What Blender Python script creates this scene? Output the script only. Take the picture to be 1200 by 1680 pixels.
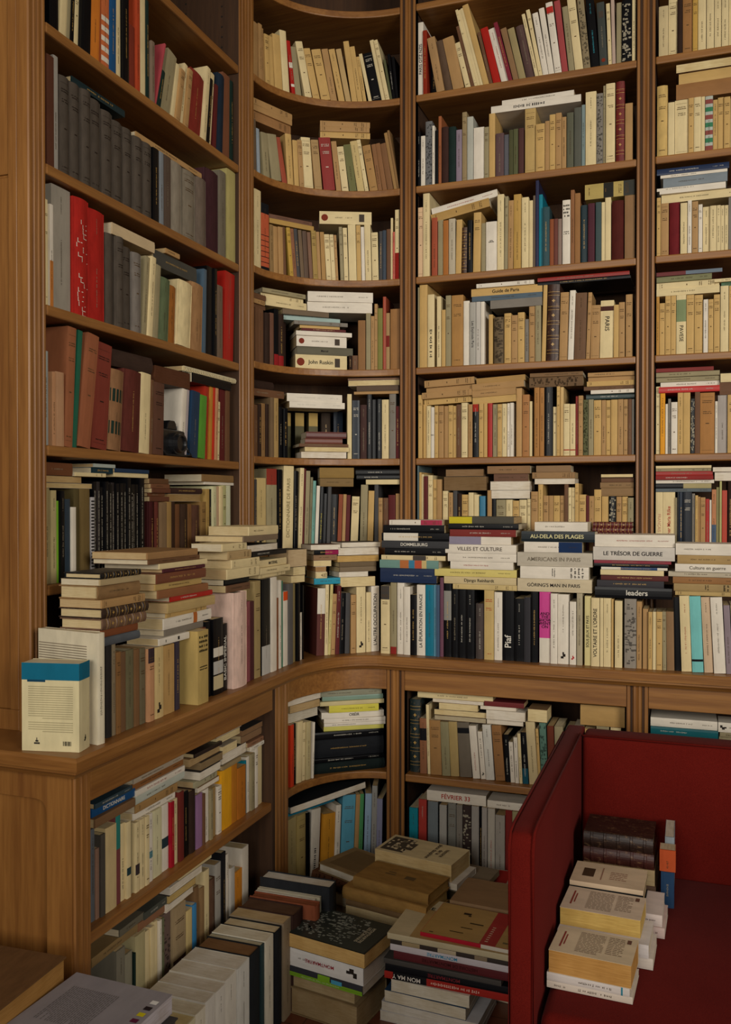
import bpy, math, random
from mathutils import Matrix, Vector
for o in list(bpy.data.objects): bpy.data.objects.remove(o)
SC = bpy.context.scene
COL = SC.collection
R = math.radians

# ------------------------------------------------------------------ camera, light, exposure
EYE = 1.3465
cam_d = bpy.data.cameras.new('camera'); cam = bpy.data.objects.new('camera', cam_d); COL.objects.link(cam)
cam_d.sensor_fit = 'VERTICAL'; cam_d.sensor_height = 36.0; cam_d.lens = 1473.7 / 1680 * 36.0
cam_d.clip_start = .05
cam.location = (0, 0, EYE)
cam.rotation_euler = (math.pi / 2 - .0113, 0, .3463)
SC.camera = cam
w = bpy.data.worlds.new('world'); SC.world = w; w.use_nodes = True
w.node_tree.nodes['Background'].inputs[0].default_value = (.55, .65, .8, 1)
w.node_tree.nodes['Background'].inputs[1].default_value = .3
def area(name, loc, target, sx, sy, power, col, spread):
    d = bpy.data.lights.new(name, 'AREA'); d.shape = 'RECTANGLE'; d.size = sx; d.size_y = sy; d.energy = power; d.color = col; d.spread = R(spread)
    o = bpy.data.objects.new(name, d); COL.objects.link(o); o.location = loc
    o.rotation_euler = (Vector(target) - Vector(loc)).to_track_quat('-Z', 'Y').to_euler()
    return o
area('window_daylight', (3.02, -1.15, 2.25), (-.6, 2.75, 1.85), 1.7, 1.8, 28.5, (1, .945, .85), 75)
area('window_daylight', (-.55, -2.38, 2.25), (-.55, 2.75, 1.75), 1.6, 1.8, 19.5, (1, .94, .84), 80)
SC.view_settings.view_transform = 'Standard'; SC.view_settings.look = 'None'
SC.view_settings.gamma = 1; SC.view_settings.use_curve_mapping = False
SC.view_settings.exposure = 0.0

# ------------------------------------------------------------------ materials
def lin(c):
    c = c.lstrip('#'); v = [int(c[i:i + 2], 16) / 255 for i in (0, 2, 4)]
    return tuple(x / 12.92 if x <= .04045 else ((x + .055) / 1.055) ** 2.4 for x in v) + (1,)
def new_mat(name):
    m = bpy.data.materials.new(name); m.use_nodes = True; nt = m.node_tree
    b = nt.nodes['Principled BSDF']; return m, nt, b
def node(nt, t, **kw):
    n = nt.nodes.new(t)
    for k, v in kw.items(): setattr(n, k, v)
    return n
def noise(nt, scale, det=3, vec=None, rough=.6):
    n = node(nt, 'ShaderNodeTexNoise'); n.inputs['Scale'].default_value = scale; n.inputs['Detail'].default_value = det; n.inputs['Roughness'].default_value = rough
    if vec is not None: nt.links.new(vec, n.inputs['Vector'])
    return n.outputs['Fac']
def ramp(nt, fac, stops):
    r = node(nt, 'ShaderNodeValToRGB'); e = r.color_ramp.elements
    while len(e) < len(stops): e.new(.5)
    for i, (p, c) in enumerate(stops): e[i].position = p; e[i].color = c
    nt.links.new(fac, r.inputs[0]); return r.outputs[0]
def mapping(nt, scale, src='Object'):
    tc = node(nt, 'ShaderNodeTexCoord'); mp = node(nt, 'ShaderNodeMapping'); mp.inputs['Scale'].default_value = scale
    nt.links.new(tc.outputs[src], mp.inputs['Vector']); return mp.outputs[0]
def mul(nt, a, b, fac=1.0, mode='MULTIPLY'):
    m = node(nt, 'ShaderNodeMix', data_type='RGBA', blend_type=mode); m.inputs[0].default_value = fac
    for i, x in ((6, a), (7, b)):
        if isinstance(x, tuple): m.inputs[i].default_value = x
        else: nt.links.new(x, m.inputs[i])
    return m.outputs[2]
def bump(nt, fac, st, dist, bsdf):
    n = node(nt, 'ShaderNodeBump'); n.inputs['Strength'].default_value = st; n.inputs['Distance'].default_value = dist
    nt.links.new(fac, n.inputs['Height']); nt.links.new(n.outputs[0], bsdf.inputs['Normal'])
def wood(name, scale, c0, c1, c2, rough=.42):
    m, nt, b = new_mat(name)
    v = mapping(nt, scale)
    f = noise(nt, 1, 5, v, .65)
    c = ramp(nt, f, [(.28, lin(c0)), (.5, lin(c1)), (.74, lin(c2))])
    v2 = mapping(nt, tuple(s * 4 for s in scale)); f2 = noise(nt, 1, 2, v2)
    c = mul(nt, c, ramp(nt, f2, [(.35, (.76, .72, .68, 1)), (.6, (1, 1, 1, 1))]), .5)
    nt.links.new(c, b.inputs['Base Color']); b.inputs['Roughness'].default_value = rough
    bump(nt, f2, .12, .002, b)
    return m
OAK = ('#7b4e24', '#8c5d2c', '#9d6c35')
W_V = wood('oak_vertical_grain', (26, 26, 1.6), *OAK)
W_X = wood('oak_grain_along_x', (1.6, 26, 30), *OAK)
W_Y = wood('oak_grain_along_y', (26, 1.6, 30), *OAK)
W_D = wood('shade_darkened_board', (24, 24, 1.4), '#331e0c', '#402711', '#4c3017', .85)  # darker copy of the oak; shade inside the compartments is painted into its colour
W_C = wood('oak_counter', (2.5, 2.5, 48), *OAK)
def objcol(name, rough, spec=.4, var=(.74, 1.08), scale=30, bst=0.0, wear=None):
    m, nt, b = new_mat(name)
    oi = node(nt, 'ShaderNodeObjectInfo')
    v = mapping(nt, (1, 1, .35)); f = noise(nt, scale, 4, v)
    c = mul(nt, oi.outputs['Color'], ramp(nt, f, [(.3, (var[0],) * 3 + (1,)), (.62, (var[1],) * 3 + (1,))]))
    if wear:
        f3 = noise(nt, 140, 3, mapping(nt, (1, 1, .5)))
        c2 = ramp(nt, f3, [(.56, (0, 0, 0, 1)), (.74, (1, 1, 1, 1))])
        mx = node(nt, 'ShaderNodeMix', data_type='RGBA'); nt.links.new(c2, mx.inputs[0])
        sc = node(nt, 'ShaderNodeMath', operation='MULTIPLY'); nt.links.new(c2, sc.inputs[0]); sc.inputs[1].default_value = .45
        nt.links.new(sc.outputs[0], mx.inputs[0]); nt.links.new(c, mx.inputs[6]); mx.inputs[7].default_value = lin(wear); c = mx.outputs[2]
    nt.links.new(c, b.inputs['Base Color']); b.inputs['Roughness'].default_value = rough; b.inputs['Specular IOR Level'].default_value = spec
    if bst: bump(nt, f, bst, .002, b)
    return m
M_PAPER = objcol('paper_cover', .62, .25, (.86, 1.05))
M_GLOSS = objcol('laminated_cover', .34, .18, (.88, 1.05))
M_CLOTH = objcol('cloth_cover', .8, .15, (.8, 1.06), 60, .1)
M_LEATHER = objcol('leather_cover', .45, .4, (.6, 1.15), 45, .3, '#8a6a48')
M_INK = objcol('printed_ink', .7, .1, (.9, 1.05))
def pages_mat():
    m, nt, b = new_mat('page_edges')
    oi = node(nt, 'ShaderNodeObjectInfo')
    f = noise(nt, 1, 2, mapping(nt, (900, 25, 25)))
    f2 = noise(nt, 18, 3, mapping(nt, (1, 1, 1)))
    c = mul(nt, oi.outputs['Color'], ramp(nt, f, [(.32, (.8, .77, .72, 1)), (.6, (1.02, 1.02, 1.02, 1))]))
    c = mul(nt, c, ramp(nt, f2, [(.3, (.85, .8, .72, 1)), (.6, (1, 1, 1, 1))]))
    nt.links.new(c, b.inputs['Base Color']); b.inputs['Roughness'].default_value = .9; b.inputs['Specular IOR Level'].default_value = .1
    return m
M_PAGES = pages_mat()
def plain(name, c0, c1, rough, scale=40, bst=0, metal=0):
    m, nt, b = new_mat(name); f = noise(nt, scale, 4, mapping(nt, (1, 1, 1)))
    nt.links.new(ramp(nt, f, [(.3, lin(c0)), (.7, lin(c1))]), b.inputs['Base Color']); b.inputs['Roughness'].default_value = rough; b.inputs['Metallic'].default_value = metal
    if bst: bump(nt, f, bst, .003, b)
    return m
M_GILT = plain('gilt_tooling', '#a8803a', '#c8a25a', .4)
M_PEG = plain('peg_hole_dark', '#120c08', '#1c120c', .9)
M_PLASTER = plain('plaster_wall', '#b8a88c', '#c4b498', .9, 8)
M_CEIL = plain('ceiling_plaster', '#cfc6b4', '#d8d0c0', .9, 8)
M_BLACK = plain('black_plastic', '#101012', '#1a1a1c', .35, 60)
M_WIRE = plain('cream_wire', '#c8bc98', '#d6caa8', .5)
M_RIBBON = plain('dark_red_ribbon', '#4a1410', '#5e1c14', .7)
def fabric():
    m, nt, b = new_mat('red_wool_fabric')
    f = noise(nt, 900, 2, mapping(nt, (1, 1, 1))); f2 = noise(nt, 6, 3, mapping(nt, (1, 1, 1)))
    c = mul(nt, ramp(nt, f, [(.3, lin('#54120e')), (.7, lin('#6e1c15'))]), ramp(nt, f2, [(.3, (.85, .8, .8, 1)), (.7, (1, 1, 1, 1))]))
    nt.links.new(c, b.inputs['Base Color']); b.inputs['Roughness'].default_value = .95; b.inputs['Specular IOR Level'].default_value = .04
    b.inputs['Sheen Weight'].default_value = .02
    bump(nt, f, .25, .001, b)
    return m
M_RED = fabric()
def parquet():
    m, nt, b = new_mat('dark_parquet')
    br = node(nt, 'ShaderNodeTexBrick'); br.inputs['Scale'].default_value = 6; br.inputs['Brick Width'].default_value = 1.6; br.inputs['Row Height'].default_value = .42
    br.inputs['Color1'].default_value = lin('#5c2e1e'); br.inputs['Color2'].default_value = lin('#6c3a26'); br.inputs['Mortar'].default_value = lin('#2a140c'); br.inputs['Mortar Size'].default_value = .008
    nt.links.new(mapping(nt, (1, 1, 1)), br.inputs['Vector'])
    nt.links.new(br.outputs[0], b.inputs['Base Color']); b.inputs['Roughness'].default_value = .35
    return m
M_FLOOR = parquet()

# ------------------------------------------------------------------ mesh helpers
class MB:
    def __init__(s): s.v = []; s.f = []; s.mi = []
    def add(s, vs, fs, mi=0):
        n = len(s.v); s.v += [tuple(p) for p in vs]; s.f += [tuple(i + n for i in f) for f in fs]; s.mi += [mi] * len(fs)
    def box(s, x0, x1, y0, y1, z0, z1, mi=0):
        s.add([(x0, y0, z0), (x1, y0, z0), (x1, y1, z0), (x0, y1, z0), (x0, y0, z1), (x1, y0, z1), (x1, y1, z1), (x0, y1, z1)],
              [(0, 3, 2, 1), (4, 5, 6, 7), (0, 1, 5, 4), (1, 2, 6, 5), (2, 3, 7, 6), (3, 0, 4, 7)], mi)
    def prism(s, prof, z0, z1, mi=0):
        "closed polygon (counter-clockwise) in xy, extruded in z"
        n = len(prof)
        s.add([(x, y, z0) for x, y in prof] + [(x, y, z1) for x, y in prof],
              [tuple(range(n - 1, -1, -1)), tuple(range(n, 2 * n))] + [(i, (i + 1) % n, n + (i + 1) % n, n + i) for i in range(n)], mi)
    def rings(s, rings, cap=True, closed=True, mi=0):
        n = len(rings[0]); vs = [p for r in rings for p in r]; fs = []
        for k in range(len(rings) - 1):
            for i in range(n if closed else n - 1):
                j = (i + 1) % n; fs.append((k * n + i, k * n + j, (k + 1) * n + j, (k + 1) * n + i))
        if cap: fs += [tuple(range(n - 1, -1, -1)), tuple(range((len(rings) - 1) * n, len(rings) * n))]
        s.add(vs, fs, mi)
    def tube(s, pts, r, n=8, mi=0):
        rg = []
        for i, p in enumerate(pts):
            p = Vector(p); d = (Vector(pts[min(i + 1, len(pts) - 1)]) - Vector(pts[max(i - 1, 0)])).normalized()
            a = d.cross(Vector((0, 0, 1)));
            if a.length < .01: a = d.cross(Vector((1, 0, 0)))
            a.normalize(); b = d.cross(a)
            rg.append([tuple(p + r * (math.cos(t) * a + math.sin(t) * b)) for t in [2 * math.pi * k / n for k in range(n)]])
        s.rings(rg, mi=mi)
    def build(s, name, mat, parent=None, smooth=False, color=None, bevel=0, seg=2):
        me = bpy.data.meshes.new(name); me.from_pydata(s.v, [], s.f)
        for m in (mat if isinstance(mat, (list, tuple)) else [mat]): me.materials.append(m)
        if any(s.mi): me.polygons.foreach_set('material_index', s.mi)
        if smooth: me.polygons.foreach_set('use_smooth', [True] * len(s.f))
        o = bpy.data.objects.new(name, me); COL.objects.link(o)
        if parent is not None: o.parent = parent
        if color: o.color = lin(color)
        if bevel:
            b = o.modifiers.new('bevel', 'BEVEL'); b.width = bevel; b.segments = seg; b.limit_method = 'ANGLE'; b.angle_limit = R(40)
        return o
def empty(name, label, cat, loc, group=None):
    o = bpy.data.objects.new(name, None); COL.objects.link(o); o.location = loc; o.empty_display_size = .05
    return tag(o, label, cat, group)
def tag(o, label, cat, group=None):
    o['label'] = label; o['category'] = cat
    if group: o['group'] = group
    return o
def structure(o): o['kind'] = 'structure'; return o
class At:
    "build in world coordinates, parts land in the local frame of their thing"
    def __init__(s, root): s.r = root
    def __call__(s, mb, name, mat, **k):
        l = s.r.location; mb.v = [(x - l.x, y - l.y, z - l.z) for x, y, z in mb.v]
        return mb.build(name, mat, s.r, **k)

# ------------------------------------------------------------------ the room
XL, YR = -1.3334, 2.9597          # front planes of the upper bookcases
XB, YB = XL + .185, YR - .185     # front planes of the base cabinets
CT = .85                          # counter height
def struct_box(name, mat, *b):
    m = MB(); m.box(*b); return structure(m.build(name, mat))
struct_box('floor', M_FLOOR, -3.2, 3.2, -2.5, 3.3, -.05, 0)
struct_box('ceiling', M_CEIL, -3.2, 3.2, -2.5, 3.3, 3.45, 3.5)
struct_box('wall_left', M_PLASTER, -1.76, -1.70, 1.72, 3.3, 0, 3.45)
struct_box('wall_back', M_PLASTER, -1.70, 3.2, 3.27, 3.33, 0, 3.45)
struct_box('wall_side', M_PLASTER, -3.2, -1.70, 1.66, 1.72, 0, 3.45)
struct_box('wall_far_side', M_PLASTER, -3.26, -3.2, -2.5, 1.72, 0, 3.45)
m = MB()
for b in ((-2.5, -2.15, 0, 3.45), (-.15, 3.3, 0, 3.45), (-2.15, -.15, 0, .9), (-2.15, -.15, 3.2, 3.45)): m.box(3.2, 3.26, b[0], b[1], b[2], b[3])
structure(m.build('wall_right', M_PLASTER))
m = MB()
for b in ((-3.2, -1.45, 0, 3.45), (.35, 3.2, 0, 3.45), (-1.45, .35, 0, .9), (-1.45, .35, 3.2, 3.45)): m.box(b[0], b[1], -2.56, -2.5, b[2], b[3])
structure(m.build('wall_front', M_PLASTER))

# ------------------------------------------------------------------ bookcases
Z5 = EYE + .15
LV = {k: Z5 + (5 - k) * .31 for k in range(0, 7)}
LVL = {k: v - .0244 for k, v in LV.items()}
TOP = 3.36
def flute(w, d, n=3, g=.004):
    "cross-section along u (0..w), front at 0, back at -d, with n shallow reeded grooves"
    pr = [(0, -d), (0, -.003), (.003, 0)]
    q = w / (n + 1)
    for i in range(1, n + 1):
        c = q * i
        pr += [(c - .0055, 0), (c - .003, -g), (c + .003, -g), (c + .0055, 0)] if i % 2 else [(c - .004, 0), (c - .001, -g * .8), (c + .004, -g * .2), (c + .0045, 0)]
    return pr + [(w - .003, 0), (w, -.003), (w, -d)]
def stile(At_, kind, a, b, plane, z0, z1, n=3, d=.03):
    m = MB(); pr = flute(b - a, d, n)
    if kind == 'X': prof = [(plane + y, a + x) for x, y in pr]        # faces +X, runs along Y
    else: prof = [(a + x, plane - y) for x, y in pr]; prof = prof[::-1]
    if kind == 'X': prof = prof[::-1] if sum((prof[i][0] * prof[(i + 1) % len(prof)][1] - prof[(i + 1) % len(prof)][0] * prof[i][1]) for i in range(len(prof))) < 0 else prof
    elif sum((prof[i][0] * prof[(i + 1) % len(prof)][1] - prof[(i + 1) % len(prof)][0] * prof[i][1]) for i in range(len(prof))) < 0: prof = prof[::-1]
    m.prism(prof, z0, z1)
    return At_(m, 'stile', W_V)
def shelf_box(A, x0, x1, y0, y1, z, mat, t=.024):
    m = MB(); m.box(x0, x1, y0, y1, z - t, z); return A(m, 'shelf', mat, bevel=.004)
# left bookcase
bl = empty('bookcase', 'left oak bookcase with straight shelves and a panelled end post', 'bookcase', (XL - .15, 2.05, CT))
A = At(bl)
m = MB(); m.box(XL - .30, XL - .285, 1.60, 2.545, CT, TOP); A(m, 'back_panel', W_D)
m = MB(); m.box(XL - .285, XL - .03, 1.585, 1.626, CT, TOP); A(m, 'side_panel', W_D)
m = MB(); m.box(XL - .285, XL - .002, 2.527, 2.545, CT, TOP, 0)
for px in (XL - .06, XL - .19):
    for i in range(26):
        zc = 2.30 + i * .032; m.box(px - .0025, px + .0025, 2.5262, 2.5275, zc - .0025, zc + .0025, 1)
A(m, 'side_panel', [W_D, M_PEG])
for z in LVL.values(): shelf_box(A, XL - .285, XL, 1.627, 2.526, z, W_Y)
m = MB(); m.box(XL - .285, XL, 1.585, 2.545, TOP - .03, TOP); A(m, 'top_panel', W_Y)
stile(A, 'X', 1.57, 1.626, XL, CT, TOP, 3)
m = MB()                                                            # panelled end facing the room
m.box(XL - .30, XL - .031, 1.570, 1.585, CT, CT + .045)
m.box(XL - .055, XL - .031, 1.570, 1.585, CT + .045, TOP)
m.box(XL - .30, XL - .055, 1.575, 1.585, CT + .045, 2.05); m.box(XL - .30, XL - .055, 1.577, 1.585, 2.05, 2.056); m.box(XL - .30, XL - .055, 1.574, 1.585, 2.056, TOP)
A(m, 'end_panel', W_V, bevel=.002)
# curved corner bookcase
EC = (-.943, 2.63, .39, .33)
def ell(E, t, off=0.0):
    "t 0..1 from the left pillar to the right pillar"
    th = math.pi - t * math.pi / 2
    return (E[0] + (E[2] + off) * math.cos(th), E[1] + (E[3] + off) * math.sin(th))
NA = 28
def arc(E, off, n=NA): return [ell(E, i / n, off) for i in range(n + 1)]
bc = empty('bookcase', 'curved corner bookcase of oak with bowed shelves between two fluted stiles', 'bookcase', (-1.25, 2.9, CT))
A = At(bc)
def ring_prism(E, o0, o1, z0, z1):
    m = MB(); inner = arc(E, o0); outer = arc(E, o1); n = NA
    for z in (z0, z1): pass
    vs = [(x, y, z) for z in (z0, z1) for x, y in inner + outer]; k = n + 1; t = 2 * k
    fs = []
    for i in range(n):
        fs += [(i, i + 1, k + i + 1, k + i), (t + i, t + k + i, t + k + i + 1, t + i + 1), (i, t + i, t + i + 1, i + 1), (k + i, k + i + 1, t + k + i + 1, t + k + i)]
    fs += [(0, k, t + k, t), (n, t + n, t + k + n, k + n)]
    m.add(vs, fs); return m
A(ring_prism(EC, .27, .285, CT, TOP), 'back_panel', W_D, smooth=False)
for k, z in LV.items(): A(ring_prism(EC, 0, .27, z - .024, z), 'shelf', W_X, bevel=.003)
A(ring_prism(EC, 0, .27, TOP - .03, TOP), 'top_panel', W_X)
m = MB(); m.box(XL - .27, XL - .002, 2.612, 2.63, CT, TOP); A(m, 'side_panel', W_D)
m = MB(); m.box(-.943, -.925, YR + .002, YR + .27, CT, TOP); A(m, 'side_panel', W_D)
stile(A, 'X', 2.528, 2.63, XL, CT, TOP, 4)
stile(A, 'Y', -.943, -.886, YR, CT, TOP, 3)
# straight bookcases on the back wall
def straight(x0, x1, xs, label):
    b = empty('bookcase', label, 'bookcase', ((x0 + x1) / 2, YR + .15, CT)); A = At(b)
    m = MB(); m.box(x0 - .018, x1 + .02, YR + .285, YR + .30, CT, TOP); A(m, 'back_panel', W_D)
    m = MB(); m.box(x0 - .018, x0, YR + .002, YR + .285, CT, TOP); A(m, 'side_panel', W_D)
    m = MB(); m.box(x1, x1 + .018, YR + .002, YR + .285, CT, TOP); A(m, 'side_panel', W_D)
    for z in LV.values(): shelf_box(A, x0 + .0005, x1 - .0005, YR, YR + .285, z, W_X)
    m = MB(); m.box(x0, x1, YR, YR + .285, TOP - .03, TOP); A(m, 'top_panel', W_X)
    stile(A, 'Y', x1, xs, YR, CT, TOP, 3)
straight(-.886, -.161, -.105, 'middle oak bookcase, wide and straight, between the curved corner and the far-right bookcase')
straight(-.105, .62, .68, 'far-right oak bookcase, above the sofa back and cut off by the picture edge')

# ------------------------------------------------------------------ base cabinets and counter
EB = (-.929, 2.49, .219, .285)
SZ, BZ, OZ, UZ = .462, .10, .735, .803
def raised(A, x0, x1, y, z0, z1):
    "framed end facing -Y with a sunk panel with rounded corners"
    m = MB(); m.box(x0, x1, y + .012, y + .02, z0, z1)
    m.box(x0, x0 + .06, y, y + .012, z0, z1); m.box(x1 - .06, x1, y, y + .012, z0, z1); m.box(x0 + .06, x1 - .06, y, y + .012, z1 - .055, z1); m.box(x0 + .06, x1 - .06, y, y + .012, z0, z0 + .08)
    for sx in (0, 1):
        for sz in (0, 1):
            cx = x0 + .06 if not sx else x1 - .06; cz = z0 + .08 if not sz else z1 - .055; r = .022
            dx = 1 if not sx else -1; dz = 1 if not sz else -1
            pts = [(cx, cz), (cx + dx * r, cz)] + [(cx + dx * r * (1 - math.sin(t)), cz + dz * r * (1 - math.cos(t))) for t in [math.pi / 2 * i / 5 for i in range(1, 5)]] + [(cx, cz + dz * r)]
            n = len(pts); vs = [(x, yy, z) for yy in (y, y + .012) for x, z in pts]
            m.add(vs, [tuple(range(n)), tuple(range(2 * n - 1, n - 1, -1))] + [(i, (i + 1) % n, n + (i + 1) % n, n + i) for i in range(n)])
    A(m, 'end_panel', W_V, bevel=.0015)
cl = empty('base_cabinet', 'left base cabinet of oak with panelled end and open shelves', 'cabinet', (XB - .2, 1.95, 0)); A = At(cl)
raised(A, XB - .50, XB - .004, 1.472, .07, UZ)
stile(A, 'X', 1.478, 1.53, XB, .07, UZ, 2)
m = MB(); m.box(XB - .48, XB - .03, 1.493, 1.53, .07, UZ); A(m, 'side_panel', W_D)
m = MB(); m.box(XB - .48, XB - .002, 2.382, 2.40, .07, UZ); A(m, 'side_panel', W_D)
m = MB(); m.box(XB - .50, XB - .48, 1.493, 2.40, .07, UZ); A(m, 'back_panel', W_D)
m = MB(); m.box(XB - .022, XB - .001, 1.53, 2.382, OZ, UZ); A(m, 'apron', W_Y, bevel=.002)
m = MB(); m.box(XB - .48, XB - .004, 1.531, 2.381, SZ - .024, SZ); A(m, 'shelf', W_Y, bevel=.003)
m = MB(); m.box(XB - .48, XB - .004, 1.531, 2.381, BZ - .024, BZ); A(m, 'bottom_board', W_Y)
m = MB(); m.box(XB - .48, XB - .03, 1.49, 2.38, 0, .07); m.box(XB - .022, XB - .004, 1.53, 2.38, 0, BZ - .024); A(m, 'plinth', W_Y)
cm = empty('base_cabinet', 'curved corner base cabinet of oak, open, with a bowed shelf', 'cabinet', (-1.1, 2.75, 0)); A = At(cm)
stile(A, 'X', 2.40, 2.49, XB, 0, UZ, 3); stile(A, 'Y', -.929, -.867, YB, 0, UZ, 3)
A(ring_prism(EB, 0, .022, OZ, UZ), 'apron', W_X, bevel=.002)
A(ring_prism(EB, .004, .30, SZ - .024, SZ), 'shelf', W_X, bevel=.003)
A(ring_prism(EB, .004, .30, BZ - .024, BZ), 'bottom_board', W_X)
A(ring_prism(EB, .004, .022, 0, BZ - .024), 'plinth', W_X)
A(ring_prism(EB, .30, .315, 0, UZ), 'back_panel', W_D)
m = MB(); m.box(XB - .30, XB - .002, 2.475, 2.49, 0, UZ); A(m, 'side_panel', W_D)
m = MB(); m.box(-.929, -.914, YB + .002, YB + .30, 0, UZ); A(m, 'side_panel', W_D)
def base(x0, x1, xs, label):
    b = empty('base_cabinet', label, 'cabinet', ((x0 + x1) / 2, YB + .15, 0)); A = At(b)
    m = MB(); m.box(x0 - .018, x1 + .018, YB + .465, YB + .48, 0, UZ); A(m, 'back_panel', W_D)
    m = MB(); m.box(x0 - .018, x0, YB + .002, YB + .465, 0, UZ); A(m, 'side_panel', W_D)
    m = MB(); m.box(x1, x1 + .018, YB + .002, YB + .465, 0, UZ); A(m, 'side_panel', W_D)
    m = MB(); m.box(x0, x1, YB + .001, YB + .022, OZ, UZ); A(m, 'apron', W_X, bevel=.002)
    m = MB(); m.box(x0 + .001, x1 - .001, YB + .004, YB + .465, SZ - .024, SZ); A(m, 'shelf', W_X, bevel=.003)
    m = MB(); m.box(x0 + .001, x1 - .001, YB + .004, YB + .465, BZ - .024, BZ); A(m, 'bottom_board', W_X)
    m = MB(); m.box(x0 + .001, x1 - .001, YB + .004, YB + .022, 0, BZ - .024); A(m, 'plinth', W_X)
    stile(A, 'Y', x1, xs, YB, 0, UZ, 3)
base(-.867, -.175, -.112, 'middle base cabinet of oak, open, half hidden by the red sofa arm')
base(-.112, .62, .68, 'far-right base cabinet of oak, open, behind the red sofa back')
# counter: moulded edge swept along the front
def counter_path(i):
    p = [(-1.66, 1.432 + i)] + [(-1.108 - i, 1.432 + i), (-1.108 - i, 2.49)]
    e = (-.929, 2.49, .179, .245)
    p += [ell(e, k / 16, i) for k in range(1, 16)]
    return p + [(-.929, 2.735 + i), (.68, 2.735 + i)]
m = MB(); rg = []
for z, i in ((UZ, .024), (.810, .018), (.816, .010), (.822, .010), (.824, .001), (.843, .0), (.847, .002), (CT, .006)):
    rg.append([(x, y, z) for x, y in counter_path(i)] + [(.68, 3.26, z), (-1.66, 3.26, z)])
m.rings(rg)
ct = m.build('countertop', W_C); ct.location = (0, 0, 0)
tag(ct, 'long oak counter with moulded edge running round the corner below the upper bookcases', 'countertop')
# ------------------------------------------------------------------ red sofa
sf = empty('sofa', 'red fabric sofa with straight arms, books lying along its left arm', 'sofa', (.175, 2.0, 0)); A = At(sf)
def rbox(name, b, r, mat=M_RED, seg=3, par=None):
    m = MB(); m.box(*b); o = A(m, name, mat, bevel=r, seg=seg, smooth=True); return o
def slab_arm(x0, x1):
    "arm outline in the YZ plane with a cut front top corner"
    m = MB(); pr = [(1.600, .10), (1.578, .30), (1.576, .735), (1.590, .757), (1.62, .762), (2.40, .762), (2.40, .10)]
    n = len(pr); vs = [(x, y, z) for x in (x0, x1) for y, z in pr]
    m.add(vs, [tuple(range(n)), tuple(range(2 * n - 1, n - 1, -1))] + [(i, n + i, n + (i + 1) % n, (i + 1) % n) for i in range(n)])
    a = A(m, 'arm', M_RED, bevel=.008, seg=3, smooth=True)
    for x in (x0 + .002, x1 - .002):
        t = MB(); t.tube([(x, 1.600 - .001, .12), (x, 1.577, .30), (x, 1.575, .735), (x, 1.589, .759), (x, 1.62, .764), (x, 2.30, .764)], .0028, 6)
        p = A(t, 'piping', M_RED, smooth=True); p.parent = a
    return a
slab_arm(-.300, -.254); slab_arm(.604, .65)
rbox('backrest', (-.252, .602, 2.305, 2.40, .10, .758), .012)
m = MB(); m.tube([(-.25, 2.307, .7585), (.60, 2.307, .7585)], .003, 6); A(m, 'piping', M_RED, smooth=True)
rbox('seat_frame', (-.252, .602, 1.62, 2.303, .10, .295), .01)
for x0, x1 in ((-.247, .597),):
    rbox('seat_cushion', (x0, x1, 1.592, 2.302, .297, .437), .022, seg=4)
for x in (-.27, .62):
    for y in (1.64, 2.36):
        m = MB(); m.rings([[(x + r * math.cos(a), y + r * math.sin(a), z) for a in [k * math.pi / 6 for k in range(12)]] for z, r in ((0, .013), (.10, .018))]); A(m, 'leg', W_D)



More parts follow.
